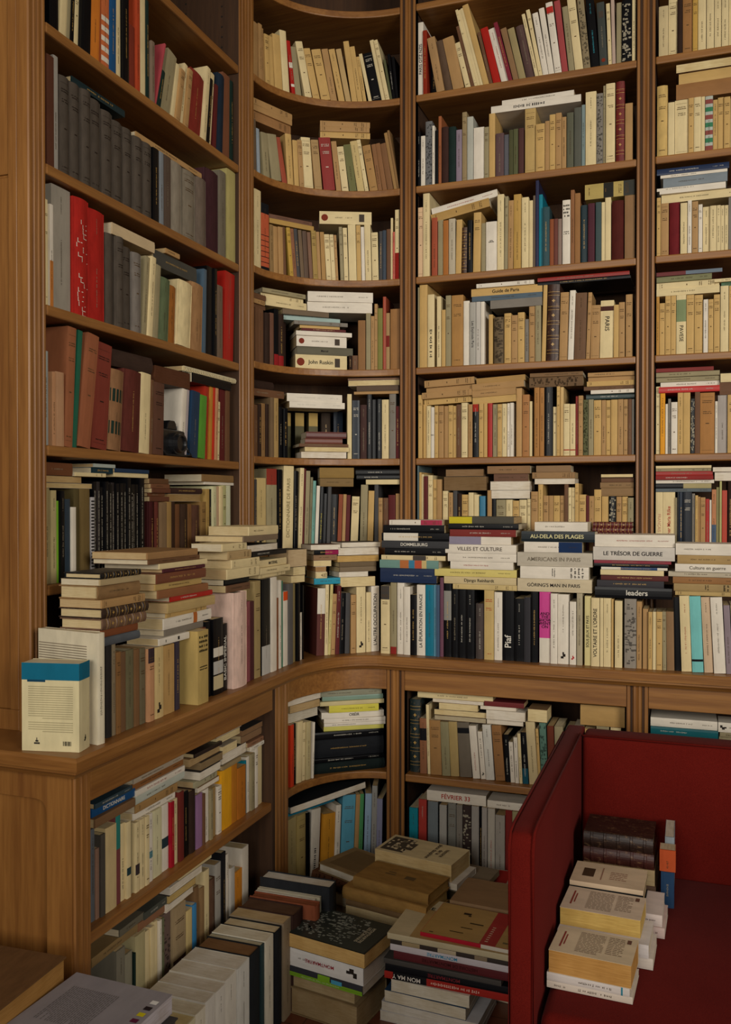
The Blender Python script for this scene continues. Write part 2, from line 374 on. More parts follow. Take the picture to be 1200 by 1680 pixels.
# ------------------------------------------------------------------ books
TABLE = """@LA L 2 0.000 2.4021
S 1.6398 1.6596 0.0878 0.00 0.053 G#464444
S 1.6596 1.6899 0.1012 0.00 0.004 k#0c0c0f
S 1.6921 1.7163 0.1274 3.62 0.004 c#dac696
S 1.7169 1.7294 0.1382 3.33 0.005 h#968a69
S 1.7302 1.7424 0.1393 3.10 0.004 k#0c0c0f
S 1.7440 1.7595 0.1533 2.53 0.005 c#dac696
S 1.7610 1.7960 0.1669 2.13 -0.003 k#0c0c0f
S 1.8000 1.8337 0.1805 2.36 0.001 o#d07a28
S 1.8488 1.8793 0.2045 0.63 0.005 c#c46a3c B=.1-.16:w,.22-.28:w,.34-.40:w,.46-.52:w,.58-.64:w
S 1.8799 1.9059 0.2183 0.60 0.003 n#1e4e7a
S 1.9085 1.9273 0.2371 0.00 0.005 c#dac696
S 1.9291 1.9547 0.2500 0.00 -0.002 k#0c0c0f
S 1.9584 1.9827 0.1622 0.00 0.001 m#7a3020
S 1.9865 2.0047 0.2625 0.00 -0.001 o#b04424
S 2.0095 2.0329 0.2840 0.00 0.002 c#dac696
S 2.0348 2.0517 0.2627 0.00 0.002 f#182a24
S 2.0537 2.0695 0.1641 0.00 -0.003 b#7d6a58
S 2.0701 2.0769 0.1932 15.12 -0.001 p#b04a50
S 2.0820 2.1026 0.1122 12.90 -0.000 f#182a24
S 2.1047 2.1502 0.1852 13.14 0.005 h#968a69
S 2.1567 2.1739 0.1668 11.04 0.004 c#dac696
S 2.1745 2.1963 0.1584 10.87 -0.002 t#ac8656
S 2.2008 2.2185 0.1865 9.33 0.004 c#dac696
S 2.2191 2.2394 0.1781 9.03 -0.002 t#ac8656
S 2.2417 2.3152 0.1851 8.30 0.003 r#7e2c22 K
S 2.3176 2.3398 0.2295 7.51 -0.002 c#dac696
S 2.3423 2.3572 0.2025 6.72 -0.003 k#0c0c0f
S 2.3585 2.3787 0.2283 6.23 0.005 c#dac696
S 2.3851 2.4005 0.1998 4.27 -0.001 m#5a1c1c
S 2.4044 2.4452 0.2424 2.99 -0.001 n#1c2836 K
S 2.4532 2.4968 0.2636 0.89 0.006 b#7a4c34
S 2.4996 2.5247 0.2577 0.07 0.005 f#182a24
@LB L 3 0.000 2.0921
S 1.6450 1.6692 0.2499 0.00 -0.000 b#5a3424
S 1.6735 1.6896 0.2613 0.00 0.006 g#a09a90
S 1.6918 1.7269 0.2255 0.00 0.002 D#4e453c K M=h
S 1.7284 1.7656 0.2265 0.00 0.003 D#4e453c K M=h
S 1.7671 1.8024 0.2265 0.00 -0.001 D#4e453c K M=h
S 1.8040 1.8471 0.2217 0.00 0.005 D#4e453c K M=h
S 1.8488 1.8919 0.2117 0.00 0.003 D#4e453c K M=h
S 1.8954 1.9366 0.2053 0.00 0.006 D#4e453c K M=h
S 1.9385 1.9774 0.2040 0.00 0.005 D#4e453c K M=h
S 1.9793 2.0177 0.1969 0.00 -0.000 D#4e453c K M=h
S 2.0196 2.0592 0.1969 0.00 0.000 D#4e453c K M=h
S 2.0623 2.0898 0.1969 0.00 -0.002 k#0c0c0f
S 2.0918 2.1127 0.1969 0.00 -0.002 l#7c8288
S 2.1148 2.1488 0.1969 0.00 -0.002 b#55463c
S 2.1510 2.2107 0.1969 0.00 -0.000 h#8a8070 K
S 2.2175 2.2874 0.1969 0.00 0.002 h#7e7464 K M=h
S 2.2898 2.3410 0.1969 0.00 -0.003 b#6a5c50 K
S 2.3460 2.4229 0.2443 0.00 0.003 m#402428 K
S 2.4255 2.4629 0.2631 0.00 0.000 h#706858
S 2.4710 2.5250 0.2840 0.00 -0.000 c#b0a468
H 1.7405 1.9433 2.3196 2.3368 0.006 0.0 k#1a2c30
H 1.9927 2.3160 2.2900 2.3054 0.002 0.0 t#ac8656
@LC L 4 0.000 1.7821
S 1.6389 1.6495 0.2366 0.00 0.003 c#dac696
S 1.6502 1.6616 0.2284 0.00 -0.002 w#ded4c3 B=.0-.45:#c07838
S 1.6659 1.7312 0.2803 0.00 0.006 g#9a9284 M=v
S 1.7343 1.7893 0.2736 0.00 -0.003 r#a8241c K L=scribble
S 1.7909 1.8591 0.2663 0.00 0.004 r#a8241c K
S 1.8642 1.8973 0.2268 0.00 0.005 D#4e453c K
S 1.8991 1.9296 0.2268 0.00 -0.003 D#4e453c K M=h
S 1.9314 1.9683 0.2112 0.00 0.004 D#4e453c K M=h
S 1.9712 2.0103 0.2067 0.00 0.000 D#787068 K M=h
S 2.0122 2.0338 0.2106 5.35 0.002 h#968a69
S 2.0348 2.0557 0.2147 5.06 -0.003 c#dac696
S 2.0567 2.0811 0.1985 4.78 -0.003 h#968a69
S 2.0842 2.1367 0.1713 3.93 -0.001 v#5e6a4c K
S 2.1399 2.1802 0.1619 2.84 0.006 o#9a6028 K
S 2.1825 2.2530 0.1848 4.05 -0.001 c#dac696 K
S 2.2577 2.3262 0.1974 2.58 0.004 q#a07850 K
S 2.3287 2.3473 0.2516 1.96 0.005 u#4c6070
S 2.3510 2.3879 0.2656 1.15 0.005 k#0c0c0f
S 2.3904 2.4060 0.2662 0.63 0.000 k#0c0c0f
S 2.4086 2.4429 0.2211 0.08 0.000 b#6e5c4c M=v
S 2.4510 2.5113 0.2749 2.85 0.002 r#a8241c M=v
H 1.8845 2.0731 2.0099 2.0389 0.001 0.0 c#c8b08a
H 2.0832 2.3027 1.9828 2.0257 0.009 0.0 G#45443e
H 2.1272 2.1981 2.0257 2.0396 0.001 0.0 t#ac8656
@LD L 5 0.000 1.4721
S 1.6378 1.6526 0.2106 0.00 0.006 l#9aa09c
S 1.6562 1.6684 0.1655 0.00 -0.002 q#be8c64
S 1.6699 1.6993 0.1685 0.00 0.000 q#b88c68
S 1.7008 1.7310 0.2781 3.43 0.002 b#965c3c M=h
S 1.7325 1.7496 0.2774 5.15 0.005 v#22604a
S 1.7519 1.7941 0.2746 7.67 0.000 b#94583a M=h
S 1.8047 1.8643 0.2603 5.48 0.005 m#7a3428 M=h
S 1.8677 1.9207 0.2026 4.51 0.002 q#8a6444 K B=.2-.36:#1e3028,.6-.76:#1e3028
S 1.9253 1.9981 0.2095 3.30 -0.000 m#5a2a22 K
S 2.0001 2.0422 0.2113 2.81 -0.000 c#dac696 M=v
S 2.0442 2.0563 0.1982 2.38 -0.001 b#694830
S 2.0583 2.1077 0.1936 1.83 -0.002 b#5c3c2e M=h
S 2.1119 2.1878 0.1950 0.00 0.058 n#142430
S 2.1967 2.2216 0.1937 5.74 0.003 w#ded4c3
S 2.2239 2.2401 0.1945 5.26 0.006 z#b0a4a4
S 2.2447 2.2872 0.1920 5.24 -0.002 n#1e3650 M=v
S 2.2909 2.3287 0.1856 4.11 -0.003 v#549030
S 2.3311 2.3574 0.2166 3.37 0.006 r#a83020
S 2.3599 2.3764 0.2172 2.85 0.002 o#b88030
S 2.3777 2.3893 0.2174 2.51 0.001 r#c03020
S 2.3918 2.4061 0.2173 2.23 -0.001 q#be8c64
S 2.4087 2.4232 0.1780 1.92 0.002 c#dac696
S 2.4258 2.4606 0.2171 1.12 0.004 m#5a1c1c M=v
S 2.4634 2.4880 0.2175 0.56 0.001 b#694830
H 2.2597 2.4888 1.6908 1.7184 -0.003 0.0 k#0c0c0f
H 2.2193 2.5250 1.7184 1.7316 0.002 0.0 c#dac696 W
H 1.8934 2.0685 1.6862 1.7307 0.008 0.0 d#3c2c24
H 2.0787 2.2538 1.6681 1.7138 0.003 0.0 b#5a3826 P V=#4a2e1e
@LF L 6 0.000 1.1621
S 1.6384 1.6555 0.2147 0.00 0.006 h#94845c
S 1.6573 1.6753 0.2100 0.00 0.003 c#b8a878 M=v
S 1.6763 1.6832 0.1863 0.00 0.004 v#7ab030
S 1.6841 1.6975 0.2092 0.00 -0.002 k#0c0c0f M=v
S 1.6984 1.7210 0.1905 0.00 0.001 n#2e3c48
S 1.7217 1.7381 0.1719 0.00 -0.002 w#ded4c3
S 1.7391 1.7585 0.2141 0.00 0.005 b#55492a
S 1.7592 1.7914 0.2147 0.00 -0.000 b#6e5a34
S 1.7963 1.8110 0.1951 0.00 0.001 g#b0acac L=check
S 1.8124 1.8253 0.2327 0.00 0.006 k#0c0c0f M=w
S 1.8260 1.8393 0.2330 0.00 0.005 d#2c2624 M=w
S 1.8400 1.8528 0.2199 0.00 0.006 k#0c0c0f M=w
S 1.8535 1.8668 0.2336 0.00 0.001 k#0c0c0f M=w
S 1.8675 1.8810 0.2271 0.00 0.001 k#0c0c0f M=w
S 1.8817 1.8961 0.2319 0.00 0.004 d#2c2624 M=w
S 1.8968 1.9106 0.2299 0.00 0.001 k#0c0c0f M=w
S 1.9114 1.9269 0.2302 0.00 -0.000 k#0c0c0f M=w
S 1.9277 1.9410 0.2305 0.00 0.001 k#0c0c0f M=w
S 1.9418 1.9561 0.2460 0.00 -0.002 k#0c0c0f M=w
S 1.9569 1.9714 0.2287 0.00 0.000 k#0c0c0f M=w
S 1.9722 1.9868 0.2290 0.00 0.006 k#0c0c0f M=w
S 1.9877 2.0025 0.2293 0.00 0.006 k#0c0c0f M=w
S 2.0033 2.0251 0.2460 0.00 0.003 k#0c0c0f M=w
S 2.0450 2.0675 0.1844 0.00 0.001 m#3a1414 K
S 2.0688 2.0886 0.1842 0.00 0.000 d#5a2a22
S 2.0904 2.1247 0.1829 0.00 -0.002 b#7d6448
S 2.1256 2.1495 0.1844 0.00 -0.001 t#9a7a48
S 2.1523 2.1782 0.1844 0.00 0.004 d#3c281c K
S 2.1792 2.2008 0.1777 0.00 0.005 b#6a4428
S 2.2022 2.2390 0.1777 0.00 0.000 d#3a281c K
S 2.2415 2.2641 0.1776 0.00 0.004 b#7a5430
S 2.2651 2.3105 0.1748 0.00 0.004 d#55382a K
S 2.3168 2.3433 0.1844 0.00 0.003 t#8a6a3c
S 2.3455 2.3649 0.2222 0.00 0.003 t#a8884c
S 2.3666 2.3770 0.2224 0.00 0.004 k#0c0c0f
S 2.3781 2.4024 0.2309 0.00 0.000 c#c8c49a
S 2.4036 2.4216 0.2313 0.00 0.003 q#c0a080
S 2.4227 2.4421 0.2316 0.00 -0.000 c#dac696
S 2.4432 2.4641 0.2346 0.00 0.001 c#b0ac78
S 2.4658 2.4977 0.2346 0.00 0.004 c#cfd0b0
H 2.0524 2.1439 1.3475 1.3608 0.003 0.0 b#5f3826
H 2.0524 2.1302 1.3608 1.3705 0.009 0.0 b#6a4028
H 2.0546 2.1440 1.3705 1.3827 -0.002 0.0 b#5f3826
H 2.0547 2.1441 1.3827 1.3949 0.001 0.0 b#704830
H 2.0548 2.1442 1.3949 1.4094 0.005 0.0 b#5f4028
H 2.1462 2.3218 1.3475 1.3689 0.008 0.0 t#a08458 P
H 2.1487 2.3219 1.3689 1.3861 0.004 0.0 d#3a2620
H 2.3432 2.5250 1.3977 1.4063 0.008 0.0 w#ded4c3
H 2.3273 2.5196 1.4063 1.4284 0.005 0.0 b#8a6a42
H 1.6388 1.8154 1.3778 1.3900 0.011 0.0 c#c0a878 P
H 1.6419 1.7755 1.3900 1.4063 0.011 0.0 t#b89a6a P
H 1.6391 1.7386 1.4063 1.4358 0.008 0.0 b#6a4026
H 1.7403 1.8535 1.4063 1.4159 -0.000 0.0 c#dac696
H 1.8173 1.9000 1.4159 1.4302 0.012 0.0 n#16323c
H 1.8174 1.9001 1.4302 1.4394 0.006 0.0 l#a8b0a8
H 1.9012 2.0476 1.4091 1.4205 0.008 0.0 c#dac696
H 1.9001 2.0477 1.4205 1.4308 0.004 0.0 n#1c3450
@LG L 0 0.200 0.8500
S 1.5820 1.6017 0.1940 0.00 0.002 k#2c2826 K
S 1.6028 1.6145 0.1940 0.00 0.003 b#8a7a60
S 1.6153 1.6313 0.1753 0.00 0.001 b#8a6238 M=h
S 1.6321 1.6519 0.1724 0.00 0.003 b#705238
S 1.6527 1.6826 0.1730 0.00 0.004 h#6b6448
S 1.6835 1.7039 0.1702 0.00 0.003 b#7a5838
S 1.7047 1.7264 0.1692 0.00 0.003 h#6a6048
S 1.7294 1.7543 0.1651 0.00 -0.003 q#be8c64 B=.8-1:#3a2c30
S 1.7549 1.7922 0.1630 0.00 -0.002 c#cfb47c M=logo
S 1.7935 1.8442 0.1611 0.00 0.001 t#b8925a
S 1.8514 1.8709 0.1630 0.00 0.003 G#3c3440
S 1.9156 1.9662 0.1797 0.00 -0.021 c#b59a5c M=hb
S 1.9671 1.9953 0.1797 0.00 0.003 r#70402f
S 1.9968 2.0215 0.1919 0.00 0.003 k#0c0c0f
S 2.0231 2.0740 0.1955 0.00 -0.003 k#0c0c0f B=.07-.25:#c8b890,.27-.44:#b8b4ac,.5-.62:w
S 2.0757 2.1037 0.1765 0.00 0.001 k#0c0c0f L=BASIC_IMPERIAL
S 2.1137 2.1850 0.2545 0.00 -0.016 q#d8b8a8 K
S 2.1868 2.2065 0.2545 0.00 -0.003 c#dac696 B=.82-.9:k
S 2.2077 2.2283 0.2218 0.00 -0.002 m#8c4a50
S 2.2302 2.2568 0.2192 0.00 -0.000 m#4c2428
S 2.2586 2.2948 0.2731 0.00 -0.001 h#a08a5c
S 2.3033 2.3581 0.2756 0.00 -0.001 k#0c0c0f M=v B=0-.3:#b8b4ac
S 2.3603 2.3974 0.2756 0.00 -0.003 w#ded4c3
S 2.4008 2.4175 0.2115 0.00 0.001 o#8a5430
S 2.4186 2.4356 0.2630 0.00 0.000 w#ded4c3 M=v
S 2.4379 2.4516 0.2591 0.00 0.003 v#3a7a60
S 2.4539 2.4853 0.2251 0.00 0.002 w#ded4c3 B=.88-1:#d05020
S 2.4877 2.5175 0.2469 0.00 -0.001 G#5c5856
S 2.5199 2.5466 0.2429 0.00 0.005 t#8a7a50
S 2.5516 2.5652 0.2429 0.00 -0.003 k#0c0c0f
S 2.5677 2.5890 0.1485 0.00 0.001 w#ded4c3
S 2.5928 2.6000 0.2327 0.00 -0.000 k#0c0c0f
H 1.5680 1.6970 1.0450 1.0629 -0.002 0.0 G#55585c K
H 1.5680 1.7008 1.0629 1.0786 0.005 0.0 b#7a4426
H 1.5680 1.7272 1.0786 1.1022 0.001 0.0 b#6e5240 R
H 1.5680 1.7331 1.1022 1.1239 0.000 0.0 d#33231b R
H 1.5680 1.7256 1.1239 1.1418 0.003 0.0 t#ac8656
H 1.5680 1.7162 1.1418 1.1713 0.011 0.0 b#8a6a45 K
H 1.5680 1.7145 1.1713 1.1850 0.007 0.0 t#b09a72
H 1.5680 1.7089 1.1850 1.1980 0.003 0.0 k#0c0c0f R
H 1.7795 1.9109 1.0140 1.0307 0.001 0.0 w#ded4c3 M=dots
H 1.8161 1.9947 1.0307 1.0465 0.010 0.0 g#7d7468
H 1.8080 2.0365 1.0465 1.0735 0.009 0.0 w#ded4c3 M=v B=.6-.68:#b5662f
H 1.8163 2.0070 1.0735 1.0859 0.007 0.0 y#c4a062
H 1.8082 2.0218 1.0859 1.1095 -0.006 0.0 t#b59a66
H 1.8353 2.0293 1.1095 1.1221 0.005 0.0 r#a8241c M=vw
H 1.7780 2.0024 1.1221 1.1420 0.002 0.0 b#8a5a38
H 1.7682 1.9808 1.1420 1.1575 0.006 0.0 t#b8985c
H 1.7683 1.9905 1.1575 1.1807 -0.000 0.0 r#70402c M=gv
H 1.8045 2.0002 1.1807 1.1896 0.007 0.0 m#4c2028
H 1.7904 2.0124 1.1896 1.2030 0.008 0.0 c#dac696
H 1.7489 1.9716 1.2030 1.2151 0.008 0.0 b#6b4a30
H 1.7412 1.9622 1.2151 1.2314 0.007 0.0 t#9a744a
H 2.1013 2.2365 1.1055 1.1248 0.002 0.0 b#6a4a34
H 2.1014 2.2415 1.1248 1.1398 0.008 0.0 k#0c0c0f
H 2.1059 2.2867 1.1398 1.1677 0.001 0.0 c#dac696
H 2.1266 2.2868 1.1677 1.1915 -0.001 0.0 c#dac696
H 2.1150 2.2467 1.1915 1.2152 0.004 0.0 t#b09468
H 2.0841 2.2222 1.2152 1.2357 0.005 0.0 c#dac696
H 2.1935 2.4151 1.2357 1.2521 0.001 0.0 b#7d6a55
H 2.2272 2.4152 1.2521 1.2777 0.001 0.0 c#dac696 M=v
H 2.3072 2.4895 1.1266 1.1391 0.011 0.0 c#dac696
H 2.2969 2.4896 1.1391 1.1581 -0.002 0.0 c#dac696 M=v
H 2.3021 2.4837 1.1581 1.1789 0.006 0.0 c#dac696 L=MATERNEL_
H 2.2516 2.4779 1.1915 1.2061 0.003 0.0 k#0c0c0f M=vw
H 2.2319 2.4207 1.2061 1.2259 0.005 0.0 w#ded4c3 P
H 2.5374 2.6000 1.0939 1.1166 0.007 0.0 c#dac696 P tw=-18
H 2.5436 2.6000 1.1166 1.1443 0.003 0.0 c#dac696 P tw=-18
H 2.5134 2.6000 1.1443 1.1991 0.002 0.0 q#c0a884 P V=#16171a tw=-18
@MG D 0 0.000 0.8500
S 0.0093 0.0363 0.2171 1.28 0.000 m#5a2c26 B=.62-1:w
S 0.0374 0.0487 0.2283 1.12 -0.000 c#dac696 M=v
S 0.0499 0.0589 0.2283 2.50 0.002 c#c8b878 M=v
S 0.0601 0.0738 0.1969 2.20 0.001 t#ac8656
S 0.0749 0.0886 0.2227 2.01 0.000 m#5a1c1c M=vw
S 0.0898 0.1082 0.1983 1.71 0.004 k#0c0c0f M=v
S 0.1099 0.1255 0.1975 1.23 0.002 G#464444
S 0.1290 0.1476 0.1917 0.23 -0.003 t#ac8656
S 0.1505 0.1827 0.2166 0.00 -0.001 c#dac696 M=logo
S 0.1863 0.2040 0.1973 0.00 0.001 c#dac696 M=v
S 0.2064 0.2349 0.2166 0.00 0.005 w#ded4c3 L=L'AUTRE_OCCUPATION|k
H 0.0049 0.1042 1.0795 1.0995 0.008 0.0 u#2f8fa8 M=v
H 0.0077 0.0472 1.0995 1.1200 0.002 0.0 c#dac696
H 0.0078 0.0455 1.1200 1.1378 0.004 0.0 t#a5825a P
H 0.0022 0.0642 1.1378 1.1572 0.007 0.0 c#dac696 P
H 0.0022 0.0842 1.1572 1.1756 0.008 0.0 b#8a6a4c
H 0.0022 0.0870 1.1756 1.1908 0.001 0.0 k#0c0c0f B=.45-1:#8c1f48
H -0.0089 0.0956 1.1908 1.2087 0.003 0.0 w#ded4c3 P
H 0.0956 0.2212 1.0676 1.1007 0.006 0.0 c#dac696 P
H 0.0899 0.1945 1.1007 1.1172 0.004 0.0 w#ded4c3 P
H 0.0927 0.2242 1.1172 1.1332 0.004 0.0 b#7a6850
H 0.0927 0.2241 1.1332 1.1493 0.005 0.0 b#6a5840
H 0.0842 0.2331 1.1493 1.1712 0.003 0.0 y#c4a062 P
H 0.0870 0.2331 1.1712 1.1973 0.004 0.0 w#ded4c3 P
H 0.0985 0.2390 1.1973 1.2144 0.001 0.0 w#ded4c3 P
@RG R 0 0.190 0.8500
S -0.9499 -0.9197 0.2215 0.00 -0.002 c#dac696 B=.8-1:#45403c
S -0.9174 -0.8973 0.2324 0.00 0.002 h#968a69 B=0-.1:#8a2a24
S -0.8951 -0.8713 0.2324 0.00 0.004 w#ded4c3 M=v
S -0.8702 -0.8498 0.2213 0.00 -0.002 w#ded4c3 M=v
S -0.8487 -0.8295 0.1956 0.00 -0.001 k#0c0c0f
S -0.8284 -0.8006 0.2280 0.00 0.004 w#ded4c3 L=LA_#ÉPURATION_EN_FRANCE|k
S -0.7995 -0.7724 0.2289 0.00 0.004 e#1a7088
S -0.7713 -0.7627 0.2295 0.00 0.003 u#5c90a8
S -0.7616 -0.7519 0.2298 0.00 -0.003 u#42566e
S -0.7508 -0.7401 0.2536 0.00 0.004 m#6a4252
S -0.7390 -0.7145 0.2352 0.00 0.006 k#0c0c0f B=.5-.9:#8a8780
S -0.7129 -0.6932 0.2184 0.00 0.006 k#0c0c0f M=v
S -0.6916 -0.6668 0.2184 0.00 0.003 k#0c0c0f M=vw
S -0.6657 -0.6374 0.2184 0.00 -0.003 k#0c0c0f M=vw
S -0.6353 -0.6071 0.1751 0.00 0.005 d#4e4440 M=vw
S -0.6061 -0.5761 0.2184 0.00 -0.001 t#c0a468 M=r
S -0.5746 -0.5504 0.2130 0.00 0.003 w#ded4c3 M=v
S -0.5489 -0.5137 0.2184 0.00 0.006 k#0c0c0f L=Piaf|w
S -0.5117 -0.4813 0.1951 0.00 0.003 k#0c0c0f M=vw
S -0.4803 -0.4612 0.2010 0.00 -0.002 G#2c2a2e
S -0.4602 -0.4382 0.2186 0.00 -0.000 k#0c0c0f
S -0.4344 -0.4009 0.2186 0.00 0.005 p#c8468c B=0-.35:w L=AND_THE_SHOW_WENT_ON|k|h
S -0.3992 -0.3787 0.2152 0.00 -0.002 w#ded4c3 M=v
S -0.3776 -0.3457 0.2133 0.00 0.002 w#ded4c3 M=logo
S -0.3424 -0.3227 0.1921 0.00 0.001 w#ded4c3 M=logor
S -0.3205 -0.3042 0.2186 0.00 -0.002 h#a89c80
S -0.2977 -0.2794 0.2104 0.00 0.003 c#d2c48a L=SOUS_JEUX_ET_PAYS|k
S -0.2777 -0.2536 0.2067 0.00 -0.003 c#dac696 L=VOLTAIRE_ET_L'ORDRE|k
S -0.2519 -0.2429 0.2067 0.00 -0.002 c#dac696
S -0.2418 -0.2199 0.2067 0.00 0.000 c#dac696 M=v
S -0.2189 -0.2130 0.2047 0.00 -0.002 y#c4a062
S -0.2088 -0.1877 0.1999 0.00 -0.002 c#dac696 M=v
S -0.1813 -0.1478 0.2067 0.00 0.002 g#8d8478 L=mottle
S -0.1463 -0.1322 0.1994 0.00 0.004 t#ac8656
S -0.1291 -0.1146 0.1784 0.00 0.005 t#ac8656
S -0.1130 -0.1022 0.1708 0.00 -0.002 y#c4a062
S -0.1006 -0.0919 0.1713 0.00 0.001 c#dac696
S -0.0903 -0.0739 0.1719 -0.12 -0.000 y#c4a062 M=h
S -0.0724 -0.0622 0.1725 -0.59 0.002 h#968a69
S -0.0606 -0.0398 0.1732 -0.93 0.001 b#8a6a48
S -0.0383 -0.0216 0.2165 -1.40 0.005 k#0c0c0f
S -0.0195 0.0081 0.2215 -1.92 0.000 c#dac696 M=vr
S 0.0101 0.0406 0.2212 -2.46 -0.002 l#74bcb8 B=.14-.17:k
S 0.0431 0.0673 0.2193 -2.81 0.003 q#c8ac8c M=v
S 0.0693 0.1007 0.2202 -3.03 -0.002 w#ded4c3 M=v
S 0.1027 0.1193 0.1978 -2.78 0.003 z#8a7a80
S 0.1207 0.1435 0.1986 -2.34 0.002 c#dac696
H -0.9550 -0.7645 1.0834 1.1308 0.008 0.0 n#22304e M=vw
H -0.9550 -0.7561 1.1308 1.1575 0.002 0.0 e#6d8f86 B=.35-.5:#b06a3c,.5-.6:#3c7a98,.6-.72:#b8543c,.72-.8:#c8b078
H -0.9494 -0.7331 1.1575 1.1731 0.001 0.0 c#dac696 B=.5-.7:#4a4440
H -0.9384 -0.7332 1.1731 1.1965 0.006 0.0 k#0c0c0f M=vw
H -0.9472 -0.7207 1.1965 1.2199 -0.003 0.0 G#38383a L=DOMMELBURG|w
H -0.9494 -0.7228 1.2199 1.2458 0.005 0.0 k#0c0c0f B=.03-.55:w
H -0.9428 -0.7374 1.2458 1.2712 0.003 0.0 k#0c0c0f M=vw
H -0.9210 -0.7437 1.2712 1.2880 -0.000 0.0 w#ded4c3 B=.6-1:#a83850
H -0.7081 -0.5035 1.0694 1.0862 0.000 0.0 c#c8b078
H -0.7372 -0.5055 1.0862 1.1094 0.001 0.0 c#c8b488 L=Django_Reinhardt|k
H -0.7687 -0.5055 1.1094 1.1335 0.006 0.0 c#d0bf70 M=v
H -0.7164 -0.5155 1.1335 1.1575 0.001 0.0 w#ded4c3 M=vr
H -0.7248 -0.5056 1.1575 1.1835 0.001 0.0 w#ded4c3 M=v
H -0.7332 -0.5057 1.1835 1.2115 0.000 0.0 w#ded4c3 L=VILLES_ET_CULTURE|#5a5048
H -0.7207 -0.5235 1.2115 1.2367 0.006 0.0 w#ded4c3 B=0-.52:#8a8294
H -0.7186 -0.5077 1.2367 1.2590 0.002 0.0 m#7a2a24 M=vw
H -0.7249 -0.4999 1.2590 1.2774 0.006 0.0 k#0c0c0f M=vw
H -0.7228 -0.5157 1.2774 1.2994 0.009 0.0 G#4a463c B=0-.36:#c8b82c
H -0.5020 -0.2769 1.0696 1.1102 0.002 0.0 c#c8b898 L=GÖRING'S_MAN_IN_PARIS|k
H -0.4929 -0.2856 1.1102 1.1481 -0.001 0.0 w#ded4c3 M=hb
H -0.5031 -0.2749 1.1481 1.1910 0.003 0.0 g#b8ae9c L=AMERICANS_IN_PARIS|#7a7060
H -0.4816 -0.3055 1.1910 1.2235 0.001 0.0 w#ded4c3 B=.6-1:#1c3054
H -0.4908 -0.2686 1.2235 1.2559 0.004 0.0 k#1c2428 L=AU-DELA_DES_PLAGES|#d8cf9a
H -0.4500 -0.2904 1.2559 1.2842 0.008 0.0 w#ded4c3 M=v
H -0.2682 -0.0473 1.0577 1.0906 0.007 0.0 k#0c0c0f L=leaders|w
H -0.2617 -0.0699 1.0906 1.1113 0.005 0.0 G#343236
H -0.2510 -0.0577 1.1113 1.1275 0.007 0.0 m#5a2824
H -0.2511 -0.0701 1.1275 1.1437 -0.002 0.0 c#dac696
H -0.2490 -0.0599 1.1437 1.1520 -0.004 0.0 n#22406a B=0-.3:w,.85-1:w
H -0.2706 -0.0578 1.1520 1.1617 0.004 0.0 k#0c0c0f
H -0.2706 -0.0497 1.1617 1.1718 0.006 0.0 m#8c3440
H -0.2728 -0.0396 1.1718 1.2117 -0.001 0.0 g#c8c0b4 L=LE_TRÉSOR_DE_GUERRE|k
H -0.2686 -0.0397 1.2117 1.2484 0.008 0.0 w#ded4c3 M=vr
H -0.0384 0.1421 1.0733 1.0865 0.002 0.0 c#b89c64
H -0.0422 0.1420 1.0865 1.1083 -0.004 0.0 t#a08658 M=hb
H -0.0448 0.1419 1.1083 1.1275 -0.001 0.0 t#94683c M=v
H -0.0575 0.1418 1.1275 1.1428 0.007 0.0 h#b8ac94
H -0.0386 0.1417 1.1428 1.1659 -0.003 0.0 w#ded4c3 L=Culture_en_guerre|#6a6258
H -0.0325 0.1416 1.1659 1.1916 -0.003 0.0 t#a88a58 M=v
H -0.0376 0.1415 1.1916 1.2253 -0.002 0.0 w#ded4c3 M=v
@M1 M 1 0.000 2.7365
S 0.0226 0.0461 0.1805 -0.13 0.001 t#ac8656
S 0.0493 0.0675 0.1845 -1.12 -0.003 t#ac8656
S 0.0697 0.0853 0.1812 -1.82 0.005 t#ac8656
S 0.0887 0.1074 0.1662 -3.00 0.000 y#c4a062
S 0.1087 0.1308 0.1699 -3.27 0.005 y#c4a062
S 0.1320 0.1636 0.1848 -3.69 0.003 y#c4a062
S 0.1653 0.1908 0.2078 -4.25 0.003 c#dac696
S 0.1986 0.2117 0.1801 -6.71 0.001 r#a8241c B=.5-.6:w,.15-.2:w
S 0.2149 0.2374 0.1669 -7.83 0.006 h#968a69
S 0.2469 0.2718 0.1883 -10.98 -0.002 c#dac696
S 0.2780 0.3024 0.1741 -12.07 0.003 y#c4a062
S 0.3065 0.3387 0.1745 -11.78 -0.000 y#c4a062 M=h
S 0.3407 0.3626 0.1822 -10.62 0.003 t#ac8656
S 0.3686 0.3894 0.1854 -11.31 0.004 y#c4a062
S 0.3924 0.4102 0.1850 -11.01 -0.002 y#b89a68
S 0.4132 0.4320 0.2126 -8.24 -0.001 y#c4a062
S 0.4335 0.4508 0.1935 -8.60 -0.003 y#c4a062
S 0.4528 0.4642 0.1594 -9.12 -0.001 y#c4a062
S 0.4717 0.4831 0.1703 -11.69 -0.002 c#dac696
S 0.4846 0.5156 0.1722 -11.14 0.001 k#0c0c0f M=hw
S 0.5176 0.5317 0.2215 -11.69 0.006 c#dac696
S 0.5327 0.5459 0.2180 -11.82 0.000 c#dac696
S 0.5474 0.5550 0.1445 -10.04 -0.000 h#56583a
S 0.5560 0.5652 0.1616 -7.21 0.001 k#0c0c0f M=vw
S 0.5662 0.5764 0.1493 -5.88 -0.000 k#0c0c0f
@M2 M 2 0.000 2.4265
S 0.0253 0.0438 0.1752 -1.65 0.004 b#6e5c48
S 0.0470 0.0624 0.1500 -2.68 0.003 l#a0acb6
S 0.0741 0.1043 0.1449 -5.36 -0.002 h#968a69 M=v
